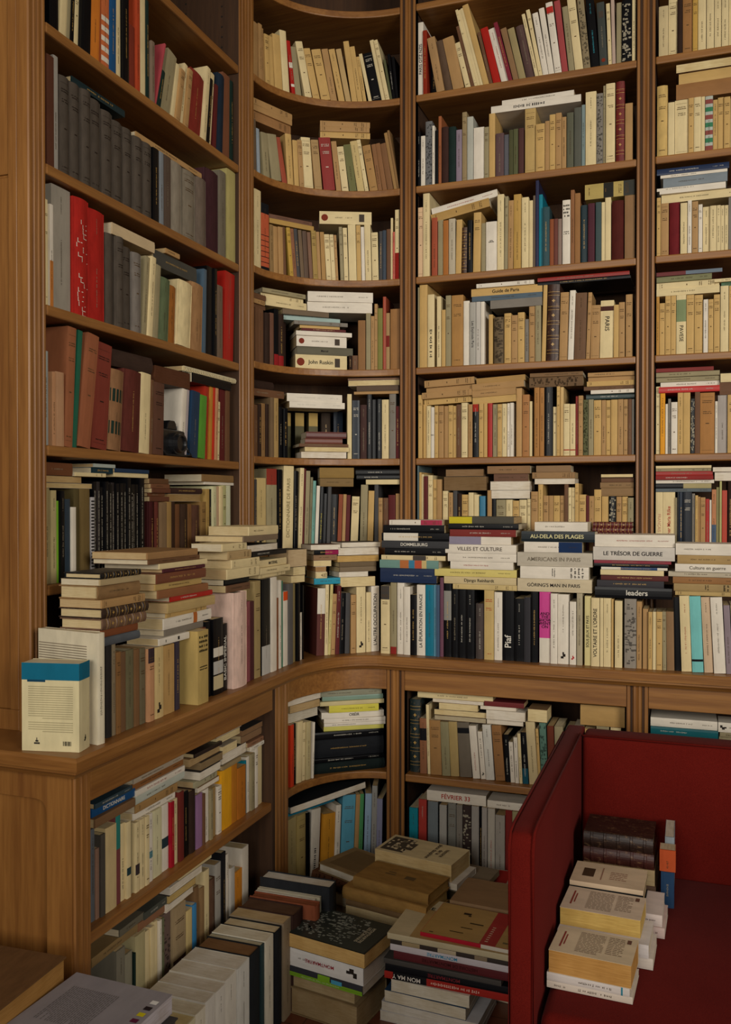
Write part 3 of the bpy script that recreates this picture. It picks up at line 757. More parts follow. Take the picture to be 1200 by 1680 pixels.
S 0.1147 0.1562 0.1515 -9.20 -0.001 h#968a69
S 0.1621 0.1815 0.1538 -11.29 0.003 o#9c4a34
S 0.1838 0.2070 0.1747 -3.43 0.005 y#c4a062
S 0.2092 0.2265 0.1582 -2.97 0.003 y#c4a062
S 0.2281 0.2445 0.1619 -3.58 0.001 t#ac8656
S 0.2466 0.2798 0.1763 -4.25 0.006 c#dac696 M=h
S 0.2829 0.3083 0.1696 -5.11 -0.003 t#a8885a M=h
S 0.3144 0.3545 0.1818 -5.87 -0.002 r#8c3430 M=hw
S 0.3595 0.3774 0.1750 -6.26 0.004 t#ac8656
S 0.3794 0.4022 0.1564 -6.93 0.001 c#dac696
S 0.4052 0.4300 0.1633 -7.82 -0.003 v#6d6c44
S 0.4330 0.4568 0.1782 -8.80 0.002 c#c8b078 M=v
S 0.4588 0.4717 0.1853 -9.41 0.006 c#dac696
S 0.4757 0.5036 0.1622 -9.59 0.002 t#a8804c
S 0.5051 0.5192 0.1645 -8.70 0.000 b#8a603c
S 0.5212 0.5368 0.1660 -9.18 -0.002 b#8a603c
S 0.5389 0.5582 0.1644 -9.70 -0.002 b#7e5838
S 0.5602 0.5725 0.2050 -10.40 0.005 t#a07c4c
S 0.5735 0.5803 0.2113 -10.26 0.001 b#8a6840
H 0.0232 0.2028 2.6032 2.6342 0.002 0.0 t#9a7046
H 0.0233 0.2029 2.6342 2.6541 -0.004 0.0 t#ac8656
H 0.0233 0.2056 2.6541 2.6746 -0.003 0.0 t#ac8656
H 0.3024 0.4767 2.6124 2.6331 0.000 0.0 y#c4a062 M=h
H 0.3024 0.4742 2.6331 2.6528 -0.004 0.0 t#ac8656 M=h
H 0.3024 0.4767 2.6528 2.6730 0.005 0.0 t#ac8656 M=h
@M3 M 3 0.000 2.1165
S 0.0227 0.0602 0.2565 0.00 -0.001 c#dac696 M=v
S 0.0647 0.1044 0.2232 -0.45 0.002 o#b85838 B=.0-.06:k,.85-1:k,.12-.13:k,.2-.21:k,.28-.29:k,.36-.37:k,.44-.45:k,.52-.53:k
S 0.1077 0.1230 0.1604 -0.89 0.001 b#8d7048
S 0.1243 0.1427 0.1587 -1.33 0.002 t#ac8656
S 0.1439 0.1628 0.1600 -1.58 -0.002 t#ac8656
S 0.1646 0.1755 0.1630 -2.19 -0.000 b#694830
S 0.1885 0.2023 0.1642 -4.99 -0.002 y#b89440
S 0.2040 0.2176 0.1645 -4.89 0.002 b#8a5c40
S 0.2192 0.2315 0.1669 -4.44 0.005 G#464444
S 0.2326 0.2453 0.1643 -4.01 0.002 b#6e5a44
S 0.2469 0.2620 0.1642 -3.23 0.005 b#5e4a3c
S 0.2636 0.2755 0.1602 -3.66 -0.001 b#7a5a46
S 0.2765 0.2929 0.1668 -2.97 -0.003 y#a08448
S 0.2944 0.3061 0.1656 -2.78 0.002 t#ac8656
S 0.3082 0.3223 0.1660 -2.62 0.001 t#a8824c
S 0.3248 0.3424 0.1597 -3.35 0.002 c#dac696
S 0.3434 0.3564 0.1595 -3.20 0.000 c#dac696
S 0.3574 0.3664 0.1593 -2.85 0.003 t#ac8656
S 0.3743 0.3853 0.1887 -2.09 0.004 h#968a69
S 0.3868 0.4012 0.1861 -1.82 0.005 c#dac696
S 0.4032 0.4299 0.1961 -1.44 -0.000 c#dac696
S 0.4309 0.4458 0.1945 -1.16 0.001 y#c4a062
S 0.4473 0.4593 0.1894 -1.20 0.004 w#ded4c3
S 0.4608 0.4817 0.1962 -1.43 -0.001 c#dac696 M=v
S 0.4842 0.5067 0.1668 -1.38 -0.002 c#dac696
S 0.5087 0.5193 0.1708 0.00 -0.000 G#464444
S 0.5208 0.5329 0.1725 0.00 -0.002 n#3a4450
S 0.5339 0.5476 0.1774 0.00 0.004 b#694830
S 0.5486 0.5557 0.2148 0.00 0.004 c#dac696
S 0.5567 0.5644 0.1650 0.00 -0.000 r#c06050
S 0.5654 0.5803 0.2398 0.00 -0.002 c#dac696 B=0-.38:#8a1e18
H 0.1080 0.2818 2.2849 2.3018 -0.003 0.0 y#b08c4c
H 0.1047 0.2766 2.3018 2.3159 -0.001 0.0 b#6d4c3c
H 0.2997 0.4817 2.3142 2.3586 0.001 0.0 c#dac696 M=emblem
@M4 M 4 0.000 1.8065
S 0.0254 0.0439 0.1797 0.00 -0.002 b#694830
S 0.0463 0.0772 0.1797 0.00 0.003 b#6e4c34
S 0.0800 0.1019 0.1710 0.00 -0.003 d#33231b
S 0.1039 0.1207 0.1744 0.00 -0.001 b#6a4838
S 0.1232 0.1423 0.1919 0.00 -0.000 k#0c0c0f B=0-.2:#8a2020
S 0.1441 0.1654 0.1758 0.00 0.000 d#33231b B=0-.2:#8a2020
S 0.1740 0.2075 0.1756 0.00 0.058 d#33231b
S 0.4021 0.4130 0.0507 0.00 0.001 d#33231b
S 0.4145 0.4329 0.0507 0.00 -0.000 b#694830
S 0.4344 0.4598 0.1740 0.00 0.004 t#8a6238
S 0.4622 0.4777 0.1985 0.00 0.002 h#968a69
S 0.4787 0.4907 0.1882 0.00 0.005 t#ac8656
S 0.4917 0.5017 0.2299 0.00 0.003 t#ac8656
S 0.5027 0.5198 0.2145 0.00 0.004 h#7d7a3c
S 0.5214 0.5320 0.2533 0.00 0.002 r#a04830
S 0.5330 0.5451 0.1959 0.00 0.001 y#a8875a B=.4-.6:#7a2a24
S 0.5472 0.5799 0.2093 0.00 0.004 t#9a6e40
H 0.2157 0.3996 1.8065 1.8582 0.010 0.0 c#dac696 M=emb L=John_Ruskin|k
H 0.2211 0.4195 1.8582 1.8853 0.008 0.0 h#5f5a48 L=Marcel|k
H 0.2185 0.3971 1.8853 1.9223 0.005 0.0 w#ded4c3 M=emblem
H 0.2158 0.4145 1.9223 1.9376 -0.002 0.0 w#ded4c3
H 0.2346 0.3922 1.9376 1.9470 -0.004 0.0 m#5a1c1c
H 0.2293 0.3723 1.9470 1.9578 0.003 0.0 y#c4a062
H 0.2077 0.3996 1.9578 1.9716 -0.004 0.0 g#7d766c
H 0.1685 0.3773 1.9716 1.9874 0.007 0.0 l#9fb4ae
H 0.1627 0.3323 1.9874 2.0060 -0.006 0.0 b#6d5c48
H 0.0909 0.2557 2.0060 2.0321 -0.002 0.0 c#dac696
H 0.0791 0.2531 2.0321 2.0485 0.012 0.0 c#dac696
H 0.0791 0.2557 2.0485 2.0640 0.001 0.0 h#968a69
H 0.2568 0.4842 2.0060 2.0426 0.001 0.0 w#ded4c3 M=v
H 0.2584 0.4867 2.0426 2.0777 -0.004 0.0 w#ded4c3 M=v
H 0.0215 0.0942 1.9872 2.0004 0.008 0.0 b#694830
H 0.0216 0.0839 2.0004 2.0159 0.001 0.0 t#ac8656
H 0.0216 0.0874 2.0159 2.0337 -0.000 0.0 b#694830
@M5 M 5 0.000 1.4965
S 0.0264 0.0456 0.1697 0.00 0.003 b#694830
S 0.0472 0.0649 0.1740 0.00 0.001 d#33231b
S 0.0672 0.0865 0.1782 0.00 0.005 b#8a6840
S 0.0879 0.1034 0.1775 0.00 0.004 d#33231b
S 0.1047 0.1208 0.2002 0.00 -0.002 b#705a40
S 0.1227 0.1419 0.2002 0.00 -0.000 t#a08250
S 0.1479 0.1621 0.1725 0.00 0.005 k#0c0c0f M=v
S 0.1638 0.1805 0.1688 0.00 0.001 k#0c0c0f
S 0.1839 0.2061 0.1746 0.00 0.051 h#5a5438 B=.72-1:#b09458
S 0.2105 0.2458 0.1670 0.00 0.121 h#5a5438 B=.72-1:#b09458
S 0.2501 0.2833 0.1687 0.00 0.124 h#5a5438 B=.72-1:#b09458
S 0.2889 0.3220 0.1700 0.00 0.125 h#5a5438 B=.72-1:#b09458
S 0.3240 0.3572 0.1709 0.00 0.122 d#3a3028
S 0.3592 0.3921 0.1764 0.00 0.126 k#1c2838
S 0.3971 0.4120 0.2262 0.00 0.002 c#dac696
S 0.4145 0.4393 0.2040 0.00 -0.002 k#2a3038 M=hw
S 0.4418 0.4647 0.1890 0.00 0.004 d#4a3430 M=v
S 0.4662 0.4817 0.2246 0.00 0.001 k#0c0c0f M=vw
S 0.4827 0.4973 0.2059 0.00 -0.003 k#0c0c0f
S 0.4988 0.5169 0.2081 0.00 0.006 k#0c0c0f M=vw
S 0.5189 0.5422 0.2051 0.00 -0.003 c#dac696
S 0.5442 0.5667 0.2246 0.00 0.002 g#7d766c
S 0.5682 0.5803 0.1815 0.00 0.001 m#5a1c1c
H 0.2289 0.3896 1.4965 1.5193 -0.024 0.0 w#ded4c3 P
H 0.2422 0.3995 1.5193 1.5362 -0.022 0.0 c#dac696 P
H 0.2235 0.3971 1.5362 1.5475 -0.018 0.0 b#694830
H 0.2448 0.3772 1.5475 1.5663 -0.015 0.0 r#6a3626
H 0.2475 0.3896 1.5663 1.5886 -0.021 0.0 r#5c2e28
H 0.1936 0.3921 1.6721 1.6938 0.007 0.0 w#ded4c3 M=vw
H 0.1852 0.3847 1.6938 1.7219 0.011 0.0 w#ded4c3 M=vw
H 0.0207 0.1739 1.6977 1.7225 0.003 0.0 b#6a4830
H 0.0208 0.1293 1.7225 1.7499 0.004 0.0 d#33231b
H 0.4195 0.5779 1.7221 1.7320 -0.002 0.0 t#ac8656
H 0.4294 0.5779 1.7320 1.7528 -0.004 0.0 b#5a4838
H 0.3971 0.5779 1.7528 1.7726 0.010 0.0 c#dac696 P
H 0.3971 0.5779 1.7726 1.7795 0.004 0.0 b#7a5a44
@M6 M 6 0.000 1.1865
S 0.0238 0.0359 0.2336 0.00 -0.000 G#464444
S 0.0384 0.0894 0.2391 0.00 0.003 c#c9b078 M=logo
S 0.0928 0.1390 0.2714 0.00 0.005 h#968a69 M=v B=.8-1:#8a3428
S 0.1408 0.1588 0.2698 0.00 0.003 k#0c0c0f
S 0.1617 0.2014 0.2824 1.04 0.004 c#dac696 L=DICTIONNAIRE_DE_PARIS|#8a7c58
S 0.2036 0.2167 0.2662 0.67 0.000 k#0c0c0f M=v
S 0.2183 0.2328 0.2763 1.83 -0.003 c#dac696 M=v
S 0.2339 0.2424 0.2741 1.71 0.002 m#5a1c1c
S 0.2435 0.2582 0.2669 1.74 0.002 h#968a69 M=v
S 0.2592 0.2676 0.2449 1.74 -0.001 h#7a7458
S 0.2686 0.2790 0.2327 1.95 0.001 v#6a9c90
S 0.2810 0.2923 0.2154 2.22 -0.000 w#ded4c3
S 0.2939 0.3066 0.2119 2.09 -0.003 k#0c0c0f M=vy
S 0.3081 0.3218 0.1883 1.88 -0.000 k#0c0c0f
S 0.3234 0.3350 0.2120 1.75 0.000 G#464444
S 0.3365 0.3590 0.1857 1.44 0.001 k#0c0c0f
S 0.3611 0.3750 0.1858 2.17 0.003 o#8a4428
S 0.3770 0.3880 0.1859 1.94 0.001 t#ac8656
S 0.3890 0.4030 0.1834 1.79 0.006 m#5a1c1c
S 0.4069 0.4328 0.1782 2.24 0.004 c#dac696
S 0.4398 0.4638 0.2192 1.22 0.005 h#968a69
S 0.4657 0.4858 0.1982 1.52 0.003 y#c4a062
S 0.4908 0.5043 0.2196 0.21 0.003 G#464444
S 0.5059 0.5200 0.1735 0.00 0.002 t#ac8656
S 0.5220 0.5397 0.1735 0.00 0.004 b#694830
S 0.5413 0.5658 0.1834 0.00 0.000 m#5a1c1c
S 0.5673 0.5803 0.1883 0.00 0.002 t#ac8656
H 0.3017 0.4194 1.3998 1.4296 0.005 0.0 b#7d6238
H 0.2991 0.4194 1.4296 1.4658 -0.004 0.0 y#8a6c34
H 0.4618 0.5803 1.4071 1.4245 -0.002 0.0 c#dac696
H 0.4269 0.5803 1.4245 1.4404 0.007 0.0 k#0c0c0f M=vw
H 0.4244 0.5803 1.4404 1.4587 0.003 0.0 k#0c0c0f M=vw
@R1 R 1 0.000 2.7365
S -0.8820 -0.8640 0.2524 0.00 0.005 w#ded4c3 L=PARIS_OTZ_NZIS|k
S -0.8625 -0.8481 0.2195 -0.39 -0.001 r#8a2a18
S -0.8452 -0.8223 0.1331 0.00 0.033 k#0c0c0f
S -0.8137 -0.7866 0.1920 -10.53 -0.002 q#a88458
S -0.7845 -0.7597 0.1792 -11.17 0.004 d#5c4838
S -0.7569 -0.7197 0.1839 -12.02 0.003 t#ac8656
S -0.7148 -0.6967 0.1641 -13.61 0.006 c#dac696
S -0.6953 -0.6835 0.2211 -14.03 0.005 b#694830
S -0.6828 -0.6738 0.2782 -14.19 0.003 c#dac696
S -0.6731 -0.6641 0.2771 -14.34 0.005 c#dac696
S -0.6634 -0.6544 0.2806 -14.48 0.004 c#dac696
S -0.6530 -0.6331 0.2886 -14.73 0.002 y#c4a062
S -0.6317 -0.6215 0.1837 -13.43 -0.001 b#694830
S -0.6194 -0.5949 0.1957 -13.29 0.002 r#a8241c
S -0.5921 -0.5698 0.1907 -14.04 0.005 w#ded4c3 M=vr
S -0.5684 -0.5556 0.2072 -14.28 -0.001 m#7a2030
S -0.5529 -0.5341 0.1854 -13.84 0.006 b#8a6a48
S -0.5328 -0.5114 0.1779 -13.02 0.002 h#9a8a60
S -0.5094 -0.4814 0.1801 -11.89 0.001 d#5a4440
S -0.4801 -0.4695 0.2157 -12.15 -0.003 c#dac696
S -0.4682 -0.4563 0.2285 -11.10 0.001 c#dac696
S -0.4550 -0.4373 0.2112 -9.76 -0.001 w#ded4c3 M=v
S -0.4360 -0.4190 0.2251 -8.80 0.003 w#ded4c3 M=v
S -0.4170 -0.3955 0.2397 -7.60 0.005 w#ded4c3 B=.85-.94:#b83028
S -0.3942 -0.3754 0.2400 -6.63 0.005 r#a04848
S -0.3722 -0.3541 0.2150 -6.16 0.003 h#968a69 M=v
S -0.3522 -0.3266 0.2342 -6.54 0.000 c#dac696
S -0.3247 -0.3043 0.2266 -5.63 -0.002 g#8a7a5c L=mottle
S -0.3017 -0.2764 0.2261 -4.96 0.003 k#0c0c0f M=ve
S -0.2745 -0.2512 0.2067 -3.30 0.002 G#3c403c M=emblem
S -0.2487 -0.2374 0.1993 -2.33 0.003 c#dac696
S -0.2362 -0.2262 0.2095 -1.54 0.000 z#b8a090
S -0.2243 -0.2087 0.1962 0.00 0.005 h#968a69
S -0.2069 -0.1778 0.1981 0.00 -0.001 k#0c0c0f L=mottle
S -0.1759 -0.1660 0.2002 0.00 -0.000 c#dac696 M=v
@R2 R 2 0.000 2.4265
S -0.8820 -0.8724 0.1876 0.00 -0.001 k#0c0c0f M=vw
S -0.8710 -0.8565 0.1729 0.00 0.003 w#ded4c3
S -0.8551 -0.8320 0.2206 0.00 0.005 G#6a6a6a L=mottle
S -0.8299 -0.8220 0.2008 0.00 -0.001 w#ded4c3
S -0.8205 -0.8112 0.1856 0.00 0.003 k#0c0c0f
S -0.8091 -0.7991 0.2321 0.00 0.004 o#9a5a34
S -0.7970 -0.7735 0.1916 0.00 -0.001 d#3c2620 K
S -0.7721 -0.7481 0.1881 0.00 -0.002 f#1c2c28 K
S -0.7467 -0.7277 0.1760 0.00 0.002 z#8a7a88 M=v
S -0.7263 -0.7109 0.2333 0.00 0.004 h#94805c M=h
S -0.7095 -0.6893 0.2156 0.00 0.005 l#b0b0a4
S -0.6872 -0.6519 0.1753 0.00 0.004 w#ded4c3
S -0.6505 -0.6354 0.1716 0.00 0.001 h#968a69
S -0.6340 -0.6141 0.2136 0.00 0.001 y#c4a062
S -0.6121 -0.5848 0.1452 0.00 0.002 m#5c4444 M=v
S -0.5835 -0.5679 0.1386 0.00 0.005 G#5a5a60
S -0.5665 -0.5537 0.1499 0.00 -0.000 h#4a4a2c
S -0.5523 -0.5375 0.1511 0.00 -0.000 h#565838
S -0.5355 -0.5187 0.1519 0.00 0.002 m#4c2c28
S -0.5147 -0.4801 0.2136 0.00 0.006 y#b89a60 M=h
S -0.4781 -0.4491 0.1562 0.00 -0.001 y#c4a062 M=h
S -0.4477 -0.4346 0.1610 0.00 -0.003 t#ac8656
S -0.4333 -0.4156 0.1803 0.00 -0.002 y#c4a062
S -0.4143 -0.3961 0.1841 0.00 0.002 t#ac8656 M=h
S -0.3948 -0.3805 0.1684 0.00 0.002 t#ac8656
S -0.3779 -0.3572 0.1786 0.00 -0.001 G#5a5a48
S -0.3546 -0.3328 0.1914 0.00 -0.001 G#55564c
S -0.3315 -0.3213 0.1986 0.00 0.002 l#7a8a88
S -0.3194 -0.2863 0.2373 0.00 0.003 c#dac696 M=v
S -0.2850 -0.2654 0.2278 0.00 0.003 g#7d766c L=mottle
S -0.2641 -0.2566 0.2501 0.00 0.004 h#968a69
S -0.2553 -0.2277 0.2523 0.00 -0.002 c#dac696 M=h
S -0.2246 -0.1991 0.2554 0.00 0.001 m#6e201c K R
S -0.1966 -0.1737 0.1839 0.00 0.005 t#ac8656
H -0.6275 -0.3347 2.6411 2.6643 0.005 0.0 w#ded4c3 M=vb
H -0.5920 -0.3572 2.6643 2.6815 0.008 0.0 w#ded4c3 M=v
@R3 R 3 0.000 2.1165
S -0.8820 -0.8635 0.2404 0.00 0.005 q#dcb890
S -0.8620 -0.8397 0.2840 0.00 -0.001 c#dac696 M=v
S -0.8325 -0.8131 0.1997 0.00 0.003 o#a04c30
S -0.8110 -0.7931 0.1896 0.00 0.005 h#968a69
S -0.7917 -0.7732 0.1854 0.00 0.001 o#a8682c
S -0.7711 -0.7491 0.1879 0.00 -0.002 h#b8ac94 M=v
S -0.7477 -0.7287 0.1823 1.04 -0.001 y#c4a062
S -0.7266 -0.7098 0.1544 0.71 -0.002 d#4a3020 K R
S -0.7070 -0.6902 0.1765 0.00 -0.002 k#0c0c0f
S -0.6875 -0.6625 0.1994 0.81 -0.002 y#c4a062 M=h
S -0.6604 -0.6445 0.1628 0.26 0.003 h#968a69
S -0.6431 -0.6074 0.1640 0.00 -0.002 w#ded4c3 L=belle_belleville|k|h
S -0.6061 -0.5843 0.2531 0.00 0.004 c#dac696
S -0.5829 -0.5720 0.2440 0.54 0.004 h#968a69
S -0.5707 -0.5538 0.2288 0.48 0.004 t#ac8656
S -0.5517 -0.5275 0.2467 0.10 0.004 y#b8924c M=v
S -0.5248 -0.5021 0.2336 0.00 0.003 c#dac696 M=v
S -0.5008 -0.4888 0.2215 0.00 0.005 c#dac696
S -0.4874 -0.4801 0.2369 0.00 0.006 b#6a5a4a
S -0.4788 -0.4688 0.2840 0.00 0.003 n#2a2c48
S -0.4682 -0.4569 0.2377 0.00 0.006 e#12788c
S -0.4556 -0.4332 0.1926 0.00 -0.002 n#2c4a50
S -0.4319 -0.4195 0.1509 0.00 -0.002 o#8a4a28
S -0.4182 -0.4064 0.1508 0.00 -0.002 b#6a3a30
S -0.4051 -0.3940 0.1495 0.00 -0.001 q#8a7468
S -0.3914 -0.3668 0.2084 0.00 0.000 w#ded4c3 M=hb
S -0.3655 -0.3538 0.2389 0.00 0.001 b#8a5c38
S -0.3525 -0.3358 0.2273 0.00 0.003 b#94683c
S -0.3333 -0.3128 0.1870 0.00 0.004 n#23343a
S -0.3102 -0.2898 0.1883 0.00 -0.002 m#4a1c28
S -0.2867 -0.2696 0.1904 0.00 0.001 G#3c4c4c
S -0.2683 -0.2582 0.1887 0.00 0.002 c#dac696
S -0.2569 -0.2393 0.2016 0.00 0.000 c#dac696
S -0.2368 -0.2000 0.1882 0.00 -0.002 m#4e1e18 K
S -0.1969 -0.1665 0.2016 0.00 0.002 b#8a6844
H -0.8363 -0.6325 2.3172 2.3466 0.005 10.0 y#b08c50
H -0.8363 -0.6051 2.3466 2.3711 0.009 10.0 w#ded4c3 M=vr
H -0.3210 -0.1673 2.3191 2.3675 0.002 0.0 y#b09a58 B=.38-.58:#2a2824,.78-1:#3c3c38
@R4 R 4 0.000 1.8065
S -0.8820 -0.8770 0.2766 0.00 0.004 h#968a69
S -0.8756 -0.8481 0.2840 0.00 0.003 y#c4a062
S -0.8459 -0.8229 0.2483 0.00 -0.000 c#dac696 M=vb
S -0.8128 -0.7985 0.2392 0.00 -0.002 c#dac696 M=v
S -0.7964 -0.7835 0.1932 0.00 0.001 y#c4a062
S -0.7821 -0.7643 0.2401 0.00 0.000 h#968a69
S -0.7622 -0.7227 0.2398 0.00 0.004 t#a87c44 M=h
S -0.7213 -0.7010 0.2182 0.00 0.005 w#ded4c3
S -0.6989 -0.6787 0.2111 0.00 0.000 g#a8a49a L=Les_Explosés_Paris|k
S -0.6773 -0.6627 0.2111 0.00 -0.000 g#c0bab0
S -0.6613 -0.6489 0.2106 0.00 0.001 w#ded4c3
S -0.6344 -0.6213 0.1659 0.00 0.003 y#c4a062
S -0.6172 -0.5844 0.1559 0.00 0.004 d#6a5a44 L=mottle
S -0.5817 -0.5593 0.1659 0.00 0.002 y#c4a062
S -0.5579 -0.5377 0.1575 0.00 -0.000 t#ac8656 M=h
S -0.5363 -0.5148 0.1654 0.00 0.000 y#c4a062 M=h
S -0.5135 -0.5015 0.1427 0.00 0.005 g#7d766c M=v
S -0.4994 -0.4795 0.1829 0.00 0.002 t#ac8656
S -0.4781 -0.4602 0.1829 0.00 -0.003 h#968a69
S -0.4582 -0.4457 0.2490 1.34 0.001 y#c4a062
S -0.4424 -0.4037 0.2486 1.07 -0.001 d#3e261c K R
S -0.4017 -0.3750 0.2208 1.21 0.003 t#ac8656
S -0.3731 -0.3556 0.2239 1.72 -0.002 w#ded4c3 M=v
S -0.3537 -0.3177 0.2141 1.34 -0.001 b#6a4c34 M=v
S -0.3158 -0.3043 0.2130 1.93 -0.002 t#ac8656
S -0.3023 -0.2750 0.1714 1.33 0.001 t#ac8656 M=h
S -0.2731 -0.2321 0.1848 0.86 0.006 c#dac696 B=.82-.9:#4a2a24 L=PARIS|k
S -0.2302 -0.2146 0.1683 0.27 0.002 y#c4a062
S -0.2133 -0.1959 0.1747 0.00 0.000 t#ac8656
S -0.1928 -0.1723 0.1988 0.00 0.005 t#ac8656 M=h
H -0.6285 -0.4567 1.9904 2.0186 -0.002 0.0 g#7d766c
H -0.6908 -0.4568 2.0186 2.0361 0.000 0.0 l#50606c
H -0.6943 -0.4568 2.0361 2.0623 0.004 0.0 y#c4a062 L=Guide_de_Paris|k
H -0.6749 -0.4834 2.0623 2.0764 -0.004 0.0 w#ded4c3
H -0.4727 -0.1787 2.0567 2.0672 0.002 0.0 k#0c0c0f
H -0.4714 -0.1818 2.0672 2.0796 -0.002 0.0 r#8a2a24
@R5 R 5 0.000 1.4965
S -0.8790 -0.8652 0.2166 0.00 -0.001 y#c4a062
S -0.8630 -0.8507 0.1841 0.00 0.006 y#c4a062
S -0.8493 -0.8355 0.1785 0.00 0.001 c#dac696
S -0.8341 -0.8219 0.1732 0.00 0.001 w#ded4c3 L=N21|k|h
S -0.8204 -0.8082 0.1775 0.00 -0.002 y#c4a062
S -0.8068 -0.7896 0.1769 0.00 -0.000 t#ac8656
S -0.7882 -0.7747 0.1763 0.00 0.006 t#ac8656
S -0.7732 -0.7576 0.1778 0.00 0.003 y#c4a062 M=h
S -0.7562 -0.7449 0.1752 0.00 0.002 y#c4a062
S -0.7435 -0.7287 0.1788 0.00 -0.003 b#694830
S -0.7272 -0.7069 0.1841 0.00 0.001 c#dac696
S -0.7048 -0.6901 0.1788 0.00 0.004 t#ac8656
S -0.6880 -0.6692 0.1781 0.00 0.001 k#0c0c0f M=vw B=.86-1:#a03024
S -0.6671 -0.6526 0.1802 0.00 0.002 y#c4a062
S -0.6512 -0.6394 0.1802 0.00 0.005 y#c4a062
S -0.6374 -0.6222 0.1797 0.00 0.003 r#a8241c
S -0.6201 -0.6044 0.1756 0.00 0.003 h#968a69
S -0.6030 -0.5886 0.1750 0.00 -0.003 y#c4a062
S -0.5873 -0.5730 0.1758 0.00 -0.003 c#dac696 M=v
S -0.5716 -0.5628 0.1774 0.00 0.004 w#ded4c3 M=v
S -0.5614 -0.5506 0.1783 0.00 0.001 w#ded4c3 M=v
S -0.5418 -0.5236 0.2263 0.00 0.005 t#b8905c
S -0.5216 -0.4988 0.2040 0.00 0.004 t#a87444
S -0.4975 -0.4895 0.1813 0.00 0.005 c#dac696
S -0.4815 -0.4655 0.2252 0.00 0.000 t#a5733c M=v
S -0.4642 -0.4503 0.2245 0.00 0.006 t#a5733c
S -0.4483 -0.4226 0.2256 0.00 0.004 k#0c0c0f M=vw
S -0.4206 -0.4095 0.1604 0.00 0.005 c#dac696
S -0.4082 -0.3984 0.2255 0.00 -0.002 y#c4a062
S -0.3971 -0.3873 0.2237 0.00 0.004 c#c8a870
S -0.3860 -0.3678 0.1683 0.00 0.001 c#dac696 B=.1-.12:#a03024
S -0.3665 -0.3497 0.1676 0.00 0.006 c#dac696 B=.1-.12:#a03024
S -0.3484 -0.3400 0.1921 0.00 0.006 m#8a2f2a
S -0.3387 -0.3252 0.1929 0.00 -0.001 t#ac8656
S -0.3239 -0.3092 0.1791 0.00 0.001 h#5a5a38 L=mottle
S -0.3072 -0.2919 0.1791 0.00 -0.001 h#968a69
S -0.2906 -0.2678 0.1764 0.00 0.001 y#c4a062
S -0.2665 -0.2532 0.1757 0.00 -0.000 t#ac8656
S -0.2520 -0.2381 0.1751 0.00 0.003 y#c4a062
S -0.2368 -0.2174 0.1757 0.00 -0.002 y#c4a062
S -0.2161 -0.1993 0.1763 0.00 -0.001 t#ac8656
S -0.1980 -0.1856 0.1757 0.00 0.001 t#ac8656
S -0.1843 -0.1738 0.1758 0.00 -0.002 b#694830
S -0.1725 -0.1660 0.1754 0.00 0.000 g#7d766c
H -0.8610 -0.6939 1.6816 1.7016 0.012 2.5 y#c4a062
H -0.8646 -0.6904 1.7016 1.7237 -0.005 2.5 t#ac8656
H -0.8538 -0.6835 1.7237 1.7410 0.012 2.5 t#ac8656
H -0.8574 -0.6835 1.7410 1.7651 0.000 2.5 t#ac8656
H -0.6904 -0.5428 1.6777 1.7007 0.006 2.5 y#c4a062
H -0.6904 -0.5429 1.7007 1.7238 0.002 2.5 t#ac8656
H -0.6904 -0.5160 1.7238 1.7461 -0.000 2.5 t#ac8656
H -0.6765 -0.5127 1.7461 1.7650 0.004 2.5 t#a8834c
H -0.4993 -0.3258 1.7230 1.7561 0.006 0.0 b#6a5034 L=mottle
H -0.4960 -0.3259 1.7561 1.7693 0.001 0.0 b#7a5c3c
H -0.3161 -0.1660 1.6766 1.6928 0.010 0.0 k#2c3c3a M=vw
H -0.3001 -0.1660 1.6928 1.7051 -0.005 0.0 w#ded4c3
H -0.3226 -0.1660 1.7051 1.7181 0.003 0.0 b#6a4c34
H -0.3130 -0.1660 1.7181 1.7343 0.002 0.0 y#c4a062
H -0.3098 -0.1660 1.7343 1.7486 0.010 0.0 t#ac8656
H -0.3099 -0.1660 1.7486 1.7622 0.002 0.0 t#ac8656
@R6 R 6 0.000 1.1865
S -0.8820 -0.8770 0.2840 0.00 -0.001 l#5a6a6c
S -0.8759 -0.8686 0.2614 0.00 0.002 y#c4a062
S -0.8679 -0.8606 0.2543 0.00 0.004 c#dac696
S -0.8592 -0.8454 0.2472 0.00 -0.002 m#5a1c1c
S -0.8440 -0.8281 0.2505 0.00 0.001 c#dac696
S -0.8266 -0.8130 0.2365 0.00 0.003 y#c4a062
S -0.8115 -0.7957 0.2363 0.00 -0.003 t#ac8656
S -0.7929 -0.7750 0.1968 0.00 0.004 c#dac696
S -0.7722 -0.7573 0.1911 0.00 0.001 t#ac8656
S -0.7559 -0.7424 0.1968 0.00 0.002 G#464444
S -0.7410 -0.7276 0.1876 0.00 0.002 d#33231b
S -0.7262 -0.7030 0.1841 0.00 0.004 y#c4a062 M=h
S -0.7016 -0.6848 0.1909 0.00 -0.002 c#dac696
S -0.6834 -0.6667 0.1840 0.00 0.002 c#dac696
S -0.6632 -0.6445 0.1791 0.00 -0.003 u#3c7896
S -0.6376 -0.6231 0.1982 0.00 0.000 t#ac8656
S -0.6210 -0.6093 0.1692 0.00 0.000 k#0c0c0f M=v
S -0.6066 -0.5758 0.1668 0.00 -0.003 h#968a69 M=h
S -0.5745 -0.5534 0.1668 0.00 -0.000 c#dac696
S -0.5520 -0.5318 0.1634 0.00 0.001 y#c4a062 M=h
S -0.5304 -0.5069 0.1667 0.00 0.003 c#dac696 M=h
S -0.5049 -0.4935 0.1692 0.00 0.005 c#dac696
S -0.4915 -0.4695 0.1935 0.00 0.000 t#ac8656
S -0.4682 -0.4536 0.2168 0.00 0.002 y#c4a062
